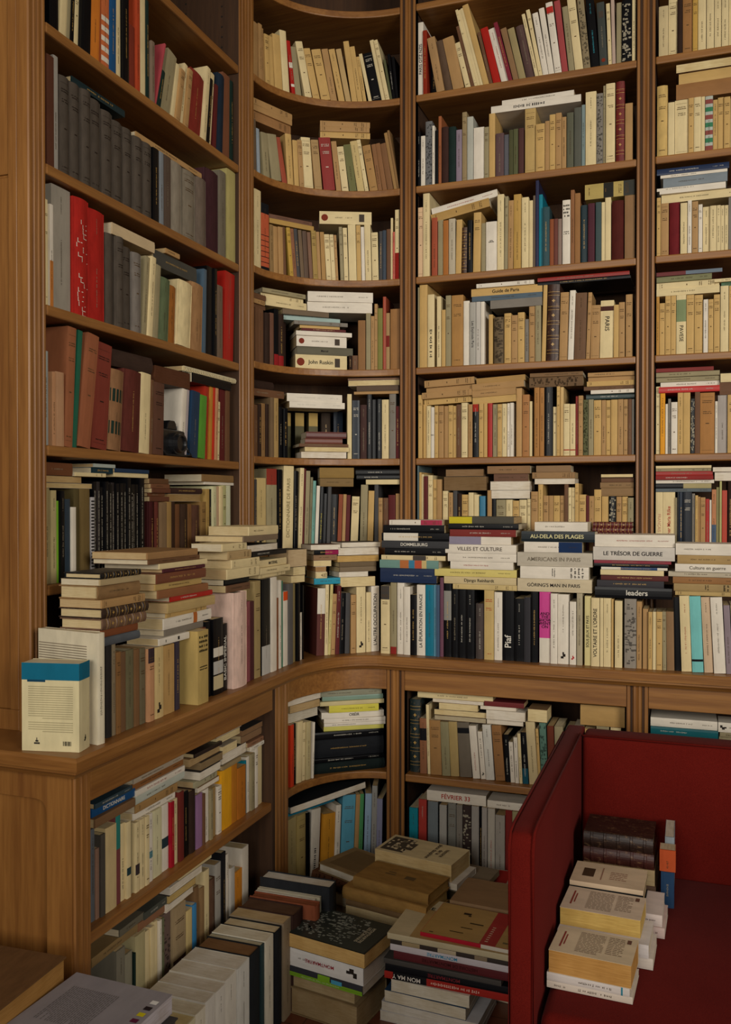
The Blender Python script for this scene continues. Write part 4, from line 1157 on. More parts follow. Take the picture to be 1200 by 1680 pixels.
S -0.4522 -0.4351 0.1800 0.00 0.003 t#ac8656 M=h
S -0.4337 -0.4199 0.1800 0.00 0.005 t#ac8656
S -0.4186 -0.3989 0.1799 0.00 0.006 y#c4a062 M=h
S -0.3976 -0.3846 0.1799 0.00 0.006 t#ac8656
S -0.3833 -0.3715 0.2168 0.00 -0.000 b#694830
S -0.3702 -0.3605 0.2062 0.00 -0.002 c#dac696
S -0.3592 -0.3501 0.2062 0.00 0.005 c#dac696
S -0.3489 -0.3379 0.2193 0.00 -0.002 y#c4a062
S -0.3366 -0.3154 0.1830 0.00 0.001 y#c4a062 M=h
S -0.3141 -0.3058 0.1797 0.00 0.004 m#5a1c1c
S -0.3045 -0.2898 0.1784 0.00 0.002 t#ac8656
S -0.2885 -0.2669 0.1992 0.00 0.000 y#c4a062
S -0.2650 -0.2441 0.1772 0.00 0.005 y#c4a062
S -0.2422 -0.2215 0.1772 0.00 -0.000 k#0c0c0f L=mottle
S -0.2196 -0.2039 0.1762 0.00 0.002 t#ac8656
S -0.2020 -0.1852 0.1762 0.00 0.004 y#c4a062
S -0.1840 -0.1666 0.1729 0.00 -0.002 h#968a69
H -0.7888 -0.6414 1.3843 1.4324 0.002 0.0 b#7d6446 P
H -0.7817 -0.6518 1.4324 1.4571 0.001 0.0 b#8a6e50 P
H -0.6241 -0.4952 1.3567 1.3857 -0.002 0.0 w#ded4c3 P
H -0.6276 -0.4953 1.3857 1.4147 -0.002 0.0 w#ded4c3 P
H -0.6173 -0.5020 1.4147 1.4403 0.006 0.0 b#6a4a38
H -0.6380 -0.4954 1.4403 1.4660 -0.001 0.0 b#8c6a48
H -0.4820 -0.3507 1.4043 1.4229 0.009 0.0 w#ded4c3 P
H -0.4887 -0.3508 1.4229 1.4435 0.005 0.0 t#96744c
H -0.4754 -0.3638 1.4435 1.4654 0.003 0.0 b#8a6c4c
H -0.2674 -0.1672 1.3647 1.3906 0.002 0.0 b#8a6c48
H -0.2707 -0.1673 1.3906 1.4088 0.006 0.0 b#8a6c48
H -0.2676 -0.1673 1.4088 1.4244 0.008 0.0 b#694830
H -0.2676 -0.1686 1.4244 1.4354 -0.004 0.0 c#dac696 P
H -0.2829 -0.1660 1.1865 1.2523 -0.098 0.0 m#5a1c1c K R
H -0.2830 -0.1660 1.2523 1.2673 -0.102 0.0 m#5a1c1c K R
H -0.2830 -0.1660 1.2673 1.2835 -0.097 0.0 m#5a1c1c K R
@Q1 R 1 0.000 2.7365
S -0.0957 -0.0678 0.1583 0.00 0.001 c#c8b488 M=v
S -0.0668 -0.0417 0.1774 0.00 0.005 c#dac696 M=h
S -0.0401 -0.0263 0.1681 0.00 -0.003 d#33231b
S -0.0248 0.0026 0.1746 0.00 0.002 t#9a6c3c M=h
S 0.0041 0.0183 0.1704 0.00 -0.002 y#c09848
S 0.0198 0.0424 0.1666 0.00 0.003 c#dac696 M=v
S 0.0444 0.0654 0.1621 0.00 0.003 c#dac696 M=v
S 0.0669 0.0868 0.1580 0.00 0.003 c#dac696 M=v
S 0.0878 0.1066 0.1541 0.00 -0.001 c#dac696 M=v
S 0.1080 0.1361 0.1494 0.00 0.006 c#dac696 M=v
@Q2 R 2 0.000 2.4265
S -0.1000 -0.0688 0.2204 0.00 -0.002 c#c8a868 K M=h
S -0.0672 -0.0482 0.1644 0.00 -0.002 c#dac696
S -0.0472 -0.0084 0.1692 0.00 0.003 c#dac696 M=h
S -0.0074 0.0079 0.1692 0.00 -0.002 y#c4a062 M=h
S 0.0089 0.0291 0.1692 0.00 -0.002 c#dac696 M=h
S 0.0301 0.0401 0.1692 0.00 0.001 c#dac696
S 0.0416 0.0632 0.1692 0.00 0.003 l#b0b4a8 B=.02-.1:#8a4a44,.16-.24:#3c7a58,.3-.38:#8a4a44,.44-.52:#3c7a58,.58-.66:#8a4a44,.72-.8:#3c7a58,.86-.94:#8a4a44
S 0.0642 0.0766 0.1558 0.00 0.005 y#c4a062
S 0.0776 0.0940 0.1598 0.00 0.003 y#c4a062 M=h
S 0.0950 0.1128 0.1571 0.00 -0.002 y#c4a062 M=h
S 0.1143 0.1374 0.1527 0.00 0.003 c#dac696 M=h
H -0.0438 0.1659 2.5967 2.6446 0.002 0.0 t#94683c
H -0.0363 0.1657 2.6446 2.6771 0.003 0.0 y#c4a062
H -0.0441 0.1655 2.6771 2.7037 -0.004 0.0 c#dac696 P
@Q3 R 3 0.000 2.1165
S -0.1000 -0.0884 0.1842 0.00 0.004 y#c4a062
S -0.0873 -0.0646 0.1643 0.00 0.002 t#ac8656 M=h
S -0.0625 -0.0317 0.1643 0.00 0.005 m#6a1e22 K
S -0.0296 -0.0092 0.1590 0.00 0.001 c#dac696 M=v
S -0.0082 0.0030 0.1643 0.00 -0.002 w#ded4c3
S 0.0045 0.0217 0.1591 0.00 -0.001 t#ac8656 M=h
S 0.0232 0.0343 0.1482 0.00 -0.001 w#ded4c3
S 0.0358 0.0554 0.1410 0.00 0.006 c#dac696 M=v
S 0.0564 0.0744 0.1404 0.00 -0.001 c#dac696 M=v
S 0.0754 0.0864 0.1397 0.00 -0.002 c#dac696 M=v
S 0.0874 0.0973 0.1384 0.00 0.000 c#dac696 M=v
S 0.0983 0.1082 0.1372 0.00 -0.002 c#dac696 M=v
S 0.1097 0.1388 0.1614 0.00 0.001 g#7d766c
H -0.0864 0.1673 2.2818 2.3075 0.006 0.0 c#dac696 M=v
H -0.0917 0.1009 2.3075 2.3204 -0.004 0.0 w#ded4c3
H -0.1000 0.1009 2.3204 2.3301 0.006 0.0 w#ded4c3
H -0.0814 0.1057 2.3301 2.3591 0.004 0.0 l#7d868c
H -0.0893 0.1056 2.3591 2.3688 0.003 0.0 w#ded4c3
H -0.1000 0.1105 2.3688 2.3881 0.001 0.0 n#22304e M=vw
@Q4 R 4 0.000 1.8065
S -0.1000 -0.0914 0.1839 0.00 0.002 O#b8863c
S -0.0904 -0.0743 0.1633 0.00 0.005 y#c4a062
S -0.0733 -0.0578 0.1839 0.00 0.002 y#c4a062 M=h
S -0.0567 -0.0418 0.1839 0.00 0.003 y#c4a062 M=h
S -0.0403 -0.0121 0.1839 0.00 0.001 c#dac696 B=.55-.92:#7d8a64 L=PAVESE|k
S -0.0106 0.0113 0.1830 0.00 0.004 y#c4a062 M=h
S 0.0128 0.0366 0.1811 0.00 0.005 y#c4a062 M=h
S 0.0386 0.0517 0.1645 0.00 -0.000 w#ded4c3
S 0.0527 0.0672 0.1634 0.00 -0.002 y#c4a062 M=h
S 0.0687 0.0857 0.1770 0.00 -0.001 y#c4a062 M=h
S 0.0877 0.1105 0.2021 0.00 0.000 c#dac696 M=v
S 0.1125 0.1401 0.2021 0.00 0.005 y#c4a062 M=h
H -0.1000 0.0849 1.9914 2.0141 0.003 0.0 c#dac696 M=v
H -0.1000 0.0838 2.0141 2.0346 0.010 0.0 c#dac696
H -0.1000 0.0622 2.0346 2.0524 0.003 0.0 h#7d7c58
H -0.1000 0.0921 2.0524 2.0648 -0.003 0.0 m#6a3030 B=.45-1:#6c7884
H 0.0898 0.1686 2.0096 2.0213 0.009 0.0 v#4c6c50
H 0.0698 0.1685 2.0213 2.0319 -0.001 0.0 c#dac696
@Q5 R 5 0.000 1.4965
S -0.1000 -0.0888 0.2123 0.00 0.006 c#dac696
S -0.0872 -0.0732 0.1898 0.00 0.000 O#dc961e
S -0.0717 -0.0649 0.1565 0.00 0.003 w#ded4c3
S -0.0639 -0.0561 0.1726 0.00 0.004 g#7d766c
S -0.0546 -0.0366 0.1611 0.00 -0.001 w#ded4c3
S -0.0355 -0.0201 0.1898 0.00 0.001 y#c4a062
S -0.0191 0.0013 0.1895 0.00 -0.000 y#c4a062
S 0.0023 0.0140 0.1699 0.00 -0.002 k#0c0c0f L=mottle
S 0.0150 0.0292 0.1899 0.00 -0.002 b#694830
S 0.0302 0.0720 0.1871 0.00 0.003 t#a5733c M=h
S 0.0735 0.0805 0.1592 0.00 0.001 w#ded4c3
S 0.0815 0.1079 0.1775 0.00 0.005 g#a59c94
S 0.1093 0.1415 0.1775 0.00 -0.002 y#c4a062
H -0.0921 0.0861 1.6873 1.7063 -0.002 0.0 r#b8302c M=vw
H -0.0870 0.0861 1.7063 1.7219 0.011 0.0 w#ded4c3
H -0.1000 0.0860 1.7219 1.7371 0.007 0.0 h#968a69 M=v
H -0.1000 0.0859 1.7371 1.7517 -0.001 0.0 h#968a69
H -0.1000 0.0684 1.7517 1.7641 -0.005 0.0 m#7c2c28
H 0.0861 0.1700 1.6750 1.7139 0.002 0.0 b#694830
H 0.0885 0.1698 1.7139 1.7410 0.000 0.0 c#dac696
@Q6 R 6 0.000 1.1865
S -0.1000 -0.0792 0.1901 0.00 0.005 c#dac696 L=FRANÇAIS|#b88a70
S -0.0784 -0.0423 0.1901 0.00 0.006 c#dac696 L=Rainer_Maria_Rilke|#a83c30
S -0.0417 -0.0361 0.1728 0.00 0.001 h#968a69
S -0.0355 -0.0307 0.1901 0.00 -0.002 k#0c0c0f
S -0.0301 -0.0187 0.1901 0.00 0.004 n#1c2838
S -0.0179 0.0066 0.1901 0.00 -0.002 k#20242c M=hw
S 0.0079 0.0159 0.1854 0.00 0.002 g#7d766c
S 0.0172 0.0251 0.1797 0.00 -0.002 y#c4a062
S 0.0259 0.0317 0.1755 0.00 0.006 t#ac8656
S 0.0323 0.0464 0.1735 0.00 0.002 t#ac8656
S 0.0472 0.0580 0.1684 0.00 0.001 r#a8241c
S 0.0588 0.0638 0.1656 0.00 -0.001 w#ded4c3
S 0.0653 0.0776 0.1978 0.00 0.002 o#b87c54 B=0-.45:#4c6078
S 0.0784 0.0872 0.2047 0.00 0.006 h#8a8458
S 0.0878 0.0934 0.2231 0.00 0.001 c#b0ac70
S 0.0942 0.1087 0.1949 0.00 -0.001 r#b0402c
S 0.1113 0.1255 0.2231 0.00 0.002 d#33231b
S 0.1261 0.1384 0.2045 0.00 0.005 b#694830
H -0.1000 0.0637 1.3776 1.3884 0.004 0.0 l#5c6468 M=v
H -0.1000 0.0637 1.3884 1.4042 0.005 0.0 k#0c0c0f B=.5-1:#a89a70
H -0.1000 0.0714 1.4042 1.4155 0.007 0.0 w#ded4c3 M=v
H -0.1000 0.0688 1.4155 1.4280 -0.005 0.0 m#8a2420 M=vw
H -0.1000 0.0674 1.4280 1.4421 0.007 0.0 r#9a2a24
H -0.1000 0.0635 1.4421 1.4511 0.008 0.0 h#968a69
H -0.1000 0.0634 1.4511 1.4599 0.004 0.0 c#dac696
H 0.0727 0.1348 1.4106 1.4384 0.004 0.0 w#ded4c3 P
H 0.0674 0.1347 1.4384 1.4540 0.001 0.0 w#ded4c3 P
@LH L 7 0.170 0.4620
S 1.5693 1.5823 0.1958 0.00 0.004 G#5a5e62
S 1.5830 1.5955 0.1501 0.00 0.002 q#8a6a58
S 1.5962 1.6119 0.1757 0.00 -0.002 G#4c463e
S 1.6136 1.6533 0.1833 0.00 -0.001 c#c8b080
S 1.6551 1.6728 0.1958 0.00 0.003 m#7a4040 B=.62-1:#2f7a70
S 1.6750 1.6891 0.1721 0.00 0.004 c#dac696
S 1.6898 1.7056 0.1711 0.00 -0.002 c#dac696 B=.3-.4:#283c40
S 1.7063 1.7212 0.1614 0.00 0.006 h#968a69
S 1.7227 1.7393 0.1587 0.00 -0.002 c#dac696 B=.25-.4:#3a3034
S 1.7412 1.7624 0.1587 0.00 -0.001 c#dac696 M=v
S 1.7632 1.7789 0.1587 0.00 -0.002 c#dac696
S 1.7805 1.7964 0.1587 0.00 0.001 w#ded4c3 B=.35-.45:#5a8890
S 1.7976 1.8390 0.1587 0.00 0.003 c#d0c8a0
S 1.8402 1.8702 0.1587 0.00 0.005 w#ded4c3 B=.35-.5:#26363c
S 1.8715 1.8858 0.1587 0.00 -0.002 r#a01828
S 1.8866 1.9077 0.1587 0.00 0.003 c#dac696
S 1.9099 1.9300 0.1705 0.00 -0.002 m#6a2620
S 1.9309 1.9574 0.1631 0.00 0.002 k#0c0c0f
S 1.9588 1.9892 0.1565 0.00 -0.001 d#33231b
S 1.9903 2.0225 0.1376 0.00 0.000 z#906a90
S 2.0235 2.0323 0.1326 0.00 -0.003 b#694830
S 2.0343 2.0591 0.1376 0.00 0.003 w#ded4c3
S 2.0601 2.0742 0.1307 0.00 -0.002 h#968a69
S 2.0757 2.0978 0.1299 0.00 0.004 t#a08250
S 2.1009 2.1239 0.1273 0.00 0.000 w#ded4c3
S 2.1266 2.1833 0.1615 0.00 0.002 O#e0a01c
S 2.1850 2.2169 0.1615 0.00 0.003 o#b87420
S 2.2181 2.2654 0.1430 0.00 0.001 o#b06a20
S 2.2666 2.2755 0.1513 0.00 0.005 e#12788c
S 2.2766 2.2939 0.1584 0.00 0.005 w#ded4c3
S 2.2957 2.3194 0.1622 0.00 -0.000 h#968a69 M=v
S 2.3206 2.3391 0.1728 0.00 0.000 w#ded4c3
S 2.3416 2.3743 0.1728 0.00 0.005 c#dac696
H 1.5766 1.7252 0.6588 0.6782 -0.001 0.0 b#7a5a3c
H 1.5800 1.7347 0.6782 0.6975 0.008 0.0 n#1c4a78 L=DICTIONNAIRE|w
H 1.5817 1.7179 0.6975 0.7087 0.002 0.0 n#33444c M=vw
H 1.7326 1.9040 0.6217 0.6382 0.009 0.0 w#ded4c3
H 1.7327 1.9085 0.6382 0.6579 0.004 0.0 t#a07c4c
H 1.7328 1.9491 0.6579 0.6765 0.006 0.0 h#b8bcae M=v
H 1.7328 1.9446 0.6765 0.6908 0.004 0.0 w#ded4c3 M=vr
H 1.7273 1.9447 0.6908 0.7072 0.009 0.0 o#8a5a30
H 1.7255 1.9402 0.7072 0.7192 0.005 0.0 h#b0a08a
H 2.0086 2.1218 0.6006 0.6142 0.006 0.0 w#ded4c3 P
H 1.9943 2.1140 0.6142 0.6327 0.008 0.0 h#a8a080
H 2.0087 2.1193 0.6327 0.6549 0.000 0.0 w#ded4c3 P
H 2.0209 2.1353 0.6549 0.6760 0.003 0.0 b#8a7454 P
H 1.9734 2.1327 0.6760 0.6967 0.010 0.0 t#b0946a P
H 1.9852 2.1248 0.6967 0.7073 -0.000 0.0 k#302420
H 2.1298 2.2317 0.6245 0.6362 -0.001 0.0 b#94805c
H 2.1379 2.2784 0.6362 0.6649 0.007 0.0 w#ded4c3 P
H 2.1353 2.2177 0.6649 0.6870 0.004 0.0 c#dac696 P
H 2.1091 2.2435 0.6967 0.7173 0.008 0.0 c#dac696 P
H 2.1040 2.2436 0.7173 0.7294 0.004 0.0 w#ded4c3 P
H 2.2903 2.3750 0.6358 0.6468 -0.002 0.0 w#ded4c3
H 2.2814 2.3750 0.6468 0.6600 0.001 0.0 b#8a6248
H 2.2521 2.3750 0.6649 0.6866 0.007 0.0 b#8a6a4c
H 2.2493 2.3750 0.6866 0.7034 0.003 0.0 b#8a6a4c P
@LI L 8 0.170 0.1000
S 1.6537 1.6854 0.2609 0.00 -0.000 h#7a7464
S 1.6874 1.7180 0.2352 0.00 0.004 h#8a8470
S 1.7193 1.7264 0.2257 0.00 0.000 f#182a24
S 1.7276 1.7668 0.2595 0.00 0.002 c#b0a47a B=0-.3:#16283c
S 1.7689 1.7864 0.2518 0.00 0.004 c#dac696
S 1.7873 1.8033 0.2539 0.00 0.001 c#dac696 B=.25-.4:#302c30
S 1.8047 1.8177 0.2595 0.00 0.003 c#dac696
S 1.8186 1.8291 0.2564 0.00 -0.002 w#ded4c3
S 1.8305 1.8416 0.2561 0.00 -0.001 h#6a6c50
S 1.8434 1.8783 0.2573 0.00 0.005 g#6c5850 L=mottle
S 1.8797 1.9371 0.2573 0.00 -0.002 t#a08a68 B=0-.5:#4a3024
S 1.9396 1.9676 0.2262 0.00 -0.002 c#cfb67c
S 1.9692 1.9874 0.2292 0.00 -0.003 u#3c82b4
S 1.9890 2.0085 0.2642 0.00 0.004 b#7a5c3c
S 2.0101 2.0279 0.2560 0.00 -0.002 b#8a6c48
S 2.0295 2.0582 0.2904 0.00 0.001 c#dac696 M=v
S 2.0588 2.0922 0.2550 0.00 0.001 d#5a4030
S 2.0945 2.1257 0.2826 0.00 0.004 g#a8a298
S 2.1275 2.1470 0.3026 0.00 0.001 k#1c1c20
S 2.1488 2.1650 0.2896 0.00 0.002 w#ded4c3
S 2.1674 2.1918 0.2460 0.00 -0.003 h#c0bab0
S 2.1937 2.2472 0.2185 0.00 0.004 O#e0902c
S 2.2497 2.2863 0.2697 0.00 0.004 w#ded4c3
H 1.5764 1.7616 0.3619 0.3822 0.009 0.0 b#8a7048
H 1.6749 1.7703 0.3822 0.3987 0.007 0.0 h#6a6454
H 1.7488 1.8558 0.3605 0.3801 0.008 0.0 b#8a6044
H 1.7661 1.8607 0.3801 0.3974 0.004 0.0 G#4a4c44 M=vw
H 1.8558 1.9843 0.3583 0.3788 0.004 0.0 w#ded4c3 P
H 1.8606 1.9844 0.3788 0.3981 -0.002 0.0 t#c0a468 P
H 1.8654 2.0162 0.3981 0.4174 -0.002 0.0 w#ded4c3 P
H 1.9038 2.0598 0.4174 0.4330 -0.004 0.0 c#dac696 P
@MH N 7 0.000 0.4620
S 0.0364 0.0568 0.1923 0.00 -0.003 r#c83c20 M=v
S 0.0580 0.0726 0.1923 0.00 0.001 k#0c0c0f
S 0.0748 0.1025 0.1914 2.22 -0.000 c#dac696
S 0.1075 0.1221 0.1839 0.86 0.004 c#dac696
S 0.1240 0.1439 0.1843 0.43 0.000 h#b8a87c
S 0.1475 0.1546 0.1785 2.03 -0.002 w#ded4c3
H 0.0298 0.1944 0.6553 0.6860 0.012 0.0 w#c8c0ae P
H 0.0514 0.1903 0.6860 0.7112 0.002 0.0 t#b89c70 P
H 0.0299 0.1984 0.7112 0.7300 0.002 0.0 w#ded4c3 P
H 0.1607 0.4144 0.4620 0.4957 -0.003 0.0 k#16201f K M=gv
H 0.1651 0.4144 0.4957 0.5091 0.006 0.0 k#0c0c0f M=vw
H 0.1694 0.4144 0.5091 0.5694 0.010 0.0 k#1c1e22 K M=gv
H 0.1694 0.4130 0.5694 0.5941 0.008 0.0 k#0c0c0f M=vw
H 0.2083 0.4113 0.5941 0.6102 0.012 0.0 Y#c8c060
H 0.2083 0.4144 0.6102 0.6209 0.005 0.0 w#ded4c3
H 0.2083 0.4144 0.6209 0.6350 0.007 0.0 w#ded4c3 M=v
H 0.2004 0.4113 0.6350 0.6564 0.010 0.0 w#ded4c3 L=OBÉIR|k
H 0.2239 0.3907 0.6564 0.6805 -0.001 0.0 Y#cfc448 M=v
H 0.1924 0.4095 0.6805 0.6946 -0.001 0.0 c#c8b888
H 0.2024 0.4078 0.6946 0.7106 0.008 0.0 v#7c9484
H 0.1903 0.4026 0.7106 0.7300 0.001 0.0 h#8c8a74
@MI N 8 0.000 0.1000
S 0.0285 0.0810 0.2591 0.00 0.005 c#c0ae78 M=logo
S 0.0832 0.1206 0.2591 0.00 0.000 t#b09a60
S 0.1246 0.1364 0.2560 0.00 -0.002 k#0c0c0f
S 0.1390 0.1758 0.2576 3.01 0.002 w#ded4c3 M=vb
S 0.1886 0.2342 0.2322 2.29 0.000 O#c88a28 M=v
S 0.2358 0.2534 0.2550 2.12 -0.002 w#ded4c3 M=v
S 0.2575 0.3020 0.2827 2.42 -0.000 u#5a9cb4 M=h
S 0.3039 0.3173 0.2833 2.13 -0.003 t#ac8656
S 0.3187 0.3315 0.2840 1.86 -0.002 v#4c8c58
S 0.3376 0.3588 0.2839 1.58 0.001 l#8ca4bc
S 0.3616 0.3785 0.3109 1.15 -0.002 g#8c8a84
S 0.3804 0.3985 0.2693 0.78 -0.003 z#7c7c94
H 0.0273 0.2601 0.3601 0.3853 0.009 0.0 u#2288a8 M=v
H 0.0532 0.3494 0.3853 0.4071 -0.026 5.0 w#ded4c3 P V=#17181a
@RH R 7 0.165 0.4620
S -0.8600 -0.8243 0.2383 0.00 0.005 k#1e2a2a K R
S -0.8226 -0.7999 0.1797 -0.70 -0.002 b#8a5a3c B=.6-.82:k
S -0.7970 -0.7880 0.2252 -1.61 -0.002 c#dac696
S -0.7864 -0.7496 0.1763 -2.09 -0.003 t#9c7444 M=h
S -0.7480 -0.7213 0.1735 -2.46 -0.002 h#8a8260
S -0.7205 -0.6931 0.1756 -2.72 0.002 t#a8905c
S -0.6907 -0.6516 0.1754 -3.50 0.004 g#6a6052 B=.8-.9:k
S -0.6476 -0.6246 0.1683 -4.83 0.001 w#ded4c3 M=vr
S -0.6219 -0.6065 0.1513 -4.85 0.004 w#ded4c3 M=logo
S -0.6049 -0.5783 0.1751 -4.40 0.001 w#d0ccc0
S -0.5752 -0.5449 0.1748 -4.61 0.005 b#94683c M=h
S -0.5433 -0.5279 0.1490 -2.79 0.002 k#0c0c0f M=vw
S -0.5263 -0.5136 0.1272 -3.26 0.002 w#ded4c3 M=v
S -0.5117 -0.5002 0.1440 -2.55 -0.001 w#ded4c3 M=v
S -0.4987 -0.4895 0.1567 -2.68 0.001 c#dac696
S -0.4879 -0.4704 0.1613 -3.05 0.001 k#0c0c0f M=vw B=0-.3:#1c5060
S -0.4681 -0.4401 0.1954 -3.84 0.004 c#c8b488 M=v
S -0.4386 -0.4307 0.1769 -3.30 -0.001 y#c4a062
S -0.4301 -0.4103 0.1962 -2.24 -0.000 v#5a7a6c L=mottle
S -0.4085 -0.3876 0.1877 -1.72 0.004 r#6a3424
S -0.3850 -0.3598 0.1898 -1.70 -0.002 h#968a69
S -0.3572 -0.3374 0.1839 0.00 0.002 n#2c4c50
S -0.3340 -0.3032 0.1908 0.00 -0.001 c#dac696
S -0.2998 -0.2693 0.1893 0.00 0.003 y#c4a062
S -0.2642 -0.2272 0.2003 0.00 0.002 h#968a69
S -0.2222 -0.1923 0.2003 0.00 -0.002 c#dac696
H -0.7755 -0.6072 0.6404 0.6561 0.004 0.0 c#b8ac90 P
H -0.7775 -0.6053 0.6561 0.6749 0.006 0.0 c#dac696 P
H -0.7612 -0.6329 0.6749 0.6977 0.004 0.0 c#dac696 P
H -0.7817 -0.6132 0.6977 0.7102 0.001 0.0 w#ded4c3 P
H -0.8311 -0.5838 0.7102 0.7291 -0.001 0.0 c#dac696 M=v
H -0.6052 -0.4891 0.6397 0.6578 0.010 0.0 w#ded4c3 P
H -0.6053 -0.4815 0.6578 0.6863 -0.001 0.0 w#ded4c3 P
H -0.6250 -0.5102 0.6863 0.6987 0.003 0.0 w#ded4c3 P
H -0.6112 -0.4854 0.6987 0.7145 -0.001 0.0 m#6a2424
H -0.4739 -0.4135 0.6599 0.6998 0.001 0.0 c#dac696 P
H -0.3123 -0.1814 0.6633 0.7257 0.002 0.0 t#b08c54
@RI R 8 0.165 0.1000
S -0.8600 -0.8310 0.2458 0.00 -0.001 e#1c8090 M=v
S -0.8284 -0.8017 0.2765 0.00 -0.000 r#a83c34 M=vw
S -0.7965 -0.7632 0.2739 0.00 -0.002 l#6c7478
S -0.7581 -0.7344 0.2657 0.00 -0.000 g#a09c94 M=v
S -0.7306 -0.7049 0.2731 0.00 0.005 h#7a7870
S -0.7016 -0.6823 0.2720 0.00 -0.000 g#7d766c M=v
S -0.6811 -0.6532 0.2739 0.00 -0.002 d#3c302c L=mottle
S -0.6520 -0.6284 0.2739 0.00 0.000 g#9a948c
S -0.6272 -0.6193 0.2739 0.00 0.006 k#0c0c0f
S -0.6181 -0.6017 0.2739 0.00 -0.002 g#a09890
S -0.5996 -0.5768 0.2726 0.00 0.000 w#b0a89a M=vr
S -0.5747 -0.5451 0.2549 0.00 -0.001 g#9a9288 M=v
S -0.5435 -0.5226 0.2721 0.00 0.003 m#7a1c18 M=v
S -0.5214 -0.4905 0.2713 0.00 0.001 h#9a9068
S -0.4885 -0.4706 0.2726 0.00 -0.002 c#dac696
H -0.8011 -0.6062 0.3749 0.4089 0.005 0.0 w#ded4c3 L=FÉVRIER_33|r
H -0.6021 -0.4752 0.3736 0.3977 0.005 0.0 w#ded4c3 M=v
@QH R 7 0.165 0.4620
S -0.1070 -0.0714 0.1818 0.00 0.005 b#694830
S -0.0697 -0.0371 0.1858 0.00 -0.002 h#968a69
S -0.0354 0.0003 0.1882 0.00 -0.001 t#ac8656
S 0.0020 0.0374 0.1896 0.00 -0.000 c#dac696
S 0.0391 0.0774 0.1896 0.00 -0.001 G#464444
S 0.0840 0.1170 0.1976 0.00 0.004 h#968a69
H -0.1067 0.0815 0.6526 0.6761 0.002 0.0 e#1c6068 M=vw
H -0.1070 0.0798 0.6761 0.7024 0.008 0.0 w#ded4c3 M=v
H 0.0865 0.1488 0.6606 0.6737 0.004 0.0 h#968a69
H 0.0814 0.1487 0.6737 0.7025 0.006 0.0 w#ded4c3 M=logo"""
SPEC = {}
def shade(c, k):
    c = c.lstrip('#'); return '#' + ''.join('%02x' % max(0, min(255, int(int(c[i:i + 2], 16) * k))) for i in (0, 2, 4))
def lum(c):
    c = c.lstrip('#'); r, g, b = [int(c[i:i + 2], 16) for i in (0, 2, 4)]; return .3 * r + .59 * g + .11 * b
NAMED = dict(white='#ded4c3', cream='#d8c494', beige='#bca27a', tan='#ac8656', ochre='#b08c44', brown='#694830', grey='#7d766c', charcoal='#444444', black='#1b1b1e', red='#a8241c', maroon='#5a1c1c',
             orange='#c8702c', navy='#22304e', blue='#3c6e96', teal='#12788c', green='#4a6a3f', olive='#6a6440', pink='#c8468c', mauve='#966e8c', silver='#a8b0b4', yellow='#d4c040', rust='#8a4428', khaki='#968a69', umber='#3e2c22')
def cname(c):
    c = c.lstrip('#'); v = [int(c[i:i + 2], 16) for i in (0, 2, 4)]
    def dist(k):
        q = NAMED[k].lstrip('#'); q = [int(q[i:i + 2], 16) for i in (0, 2, 4)]
        return sum(wt * (a - b) ** 2 for wt, a, b in zip((2, 4, 3), v, q))
    return min(NAMED, key=dist)
INKS = dict(w='#d8d2c4', k='#17151a', r='#a82a20', y='#c8b840')
def ink(s, base):
    if s in INKS: return INKS[s]
    return s
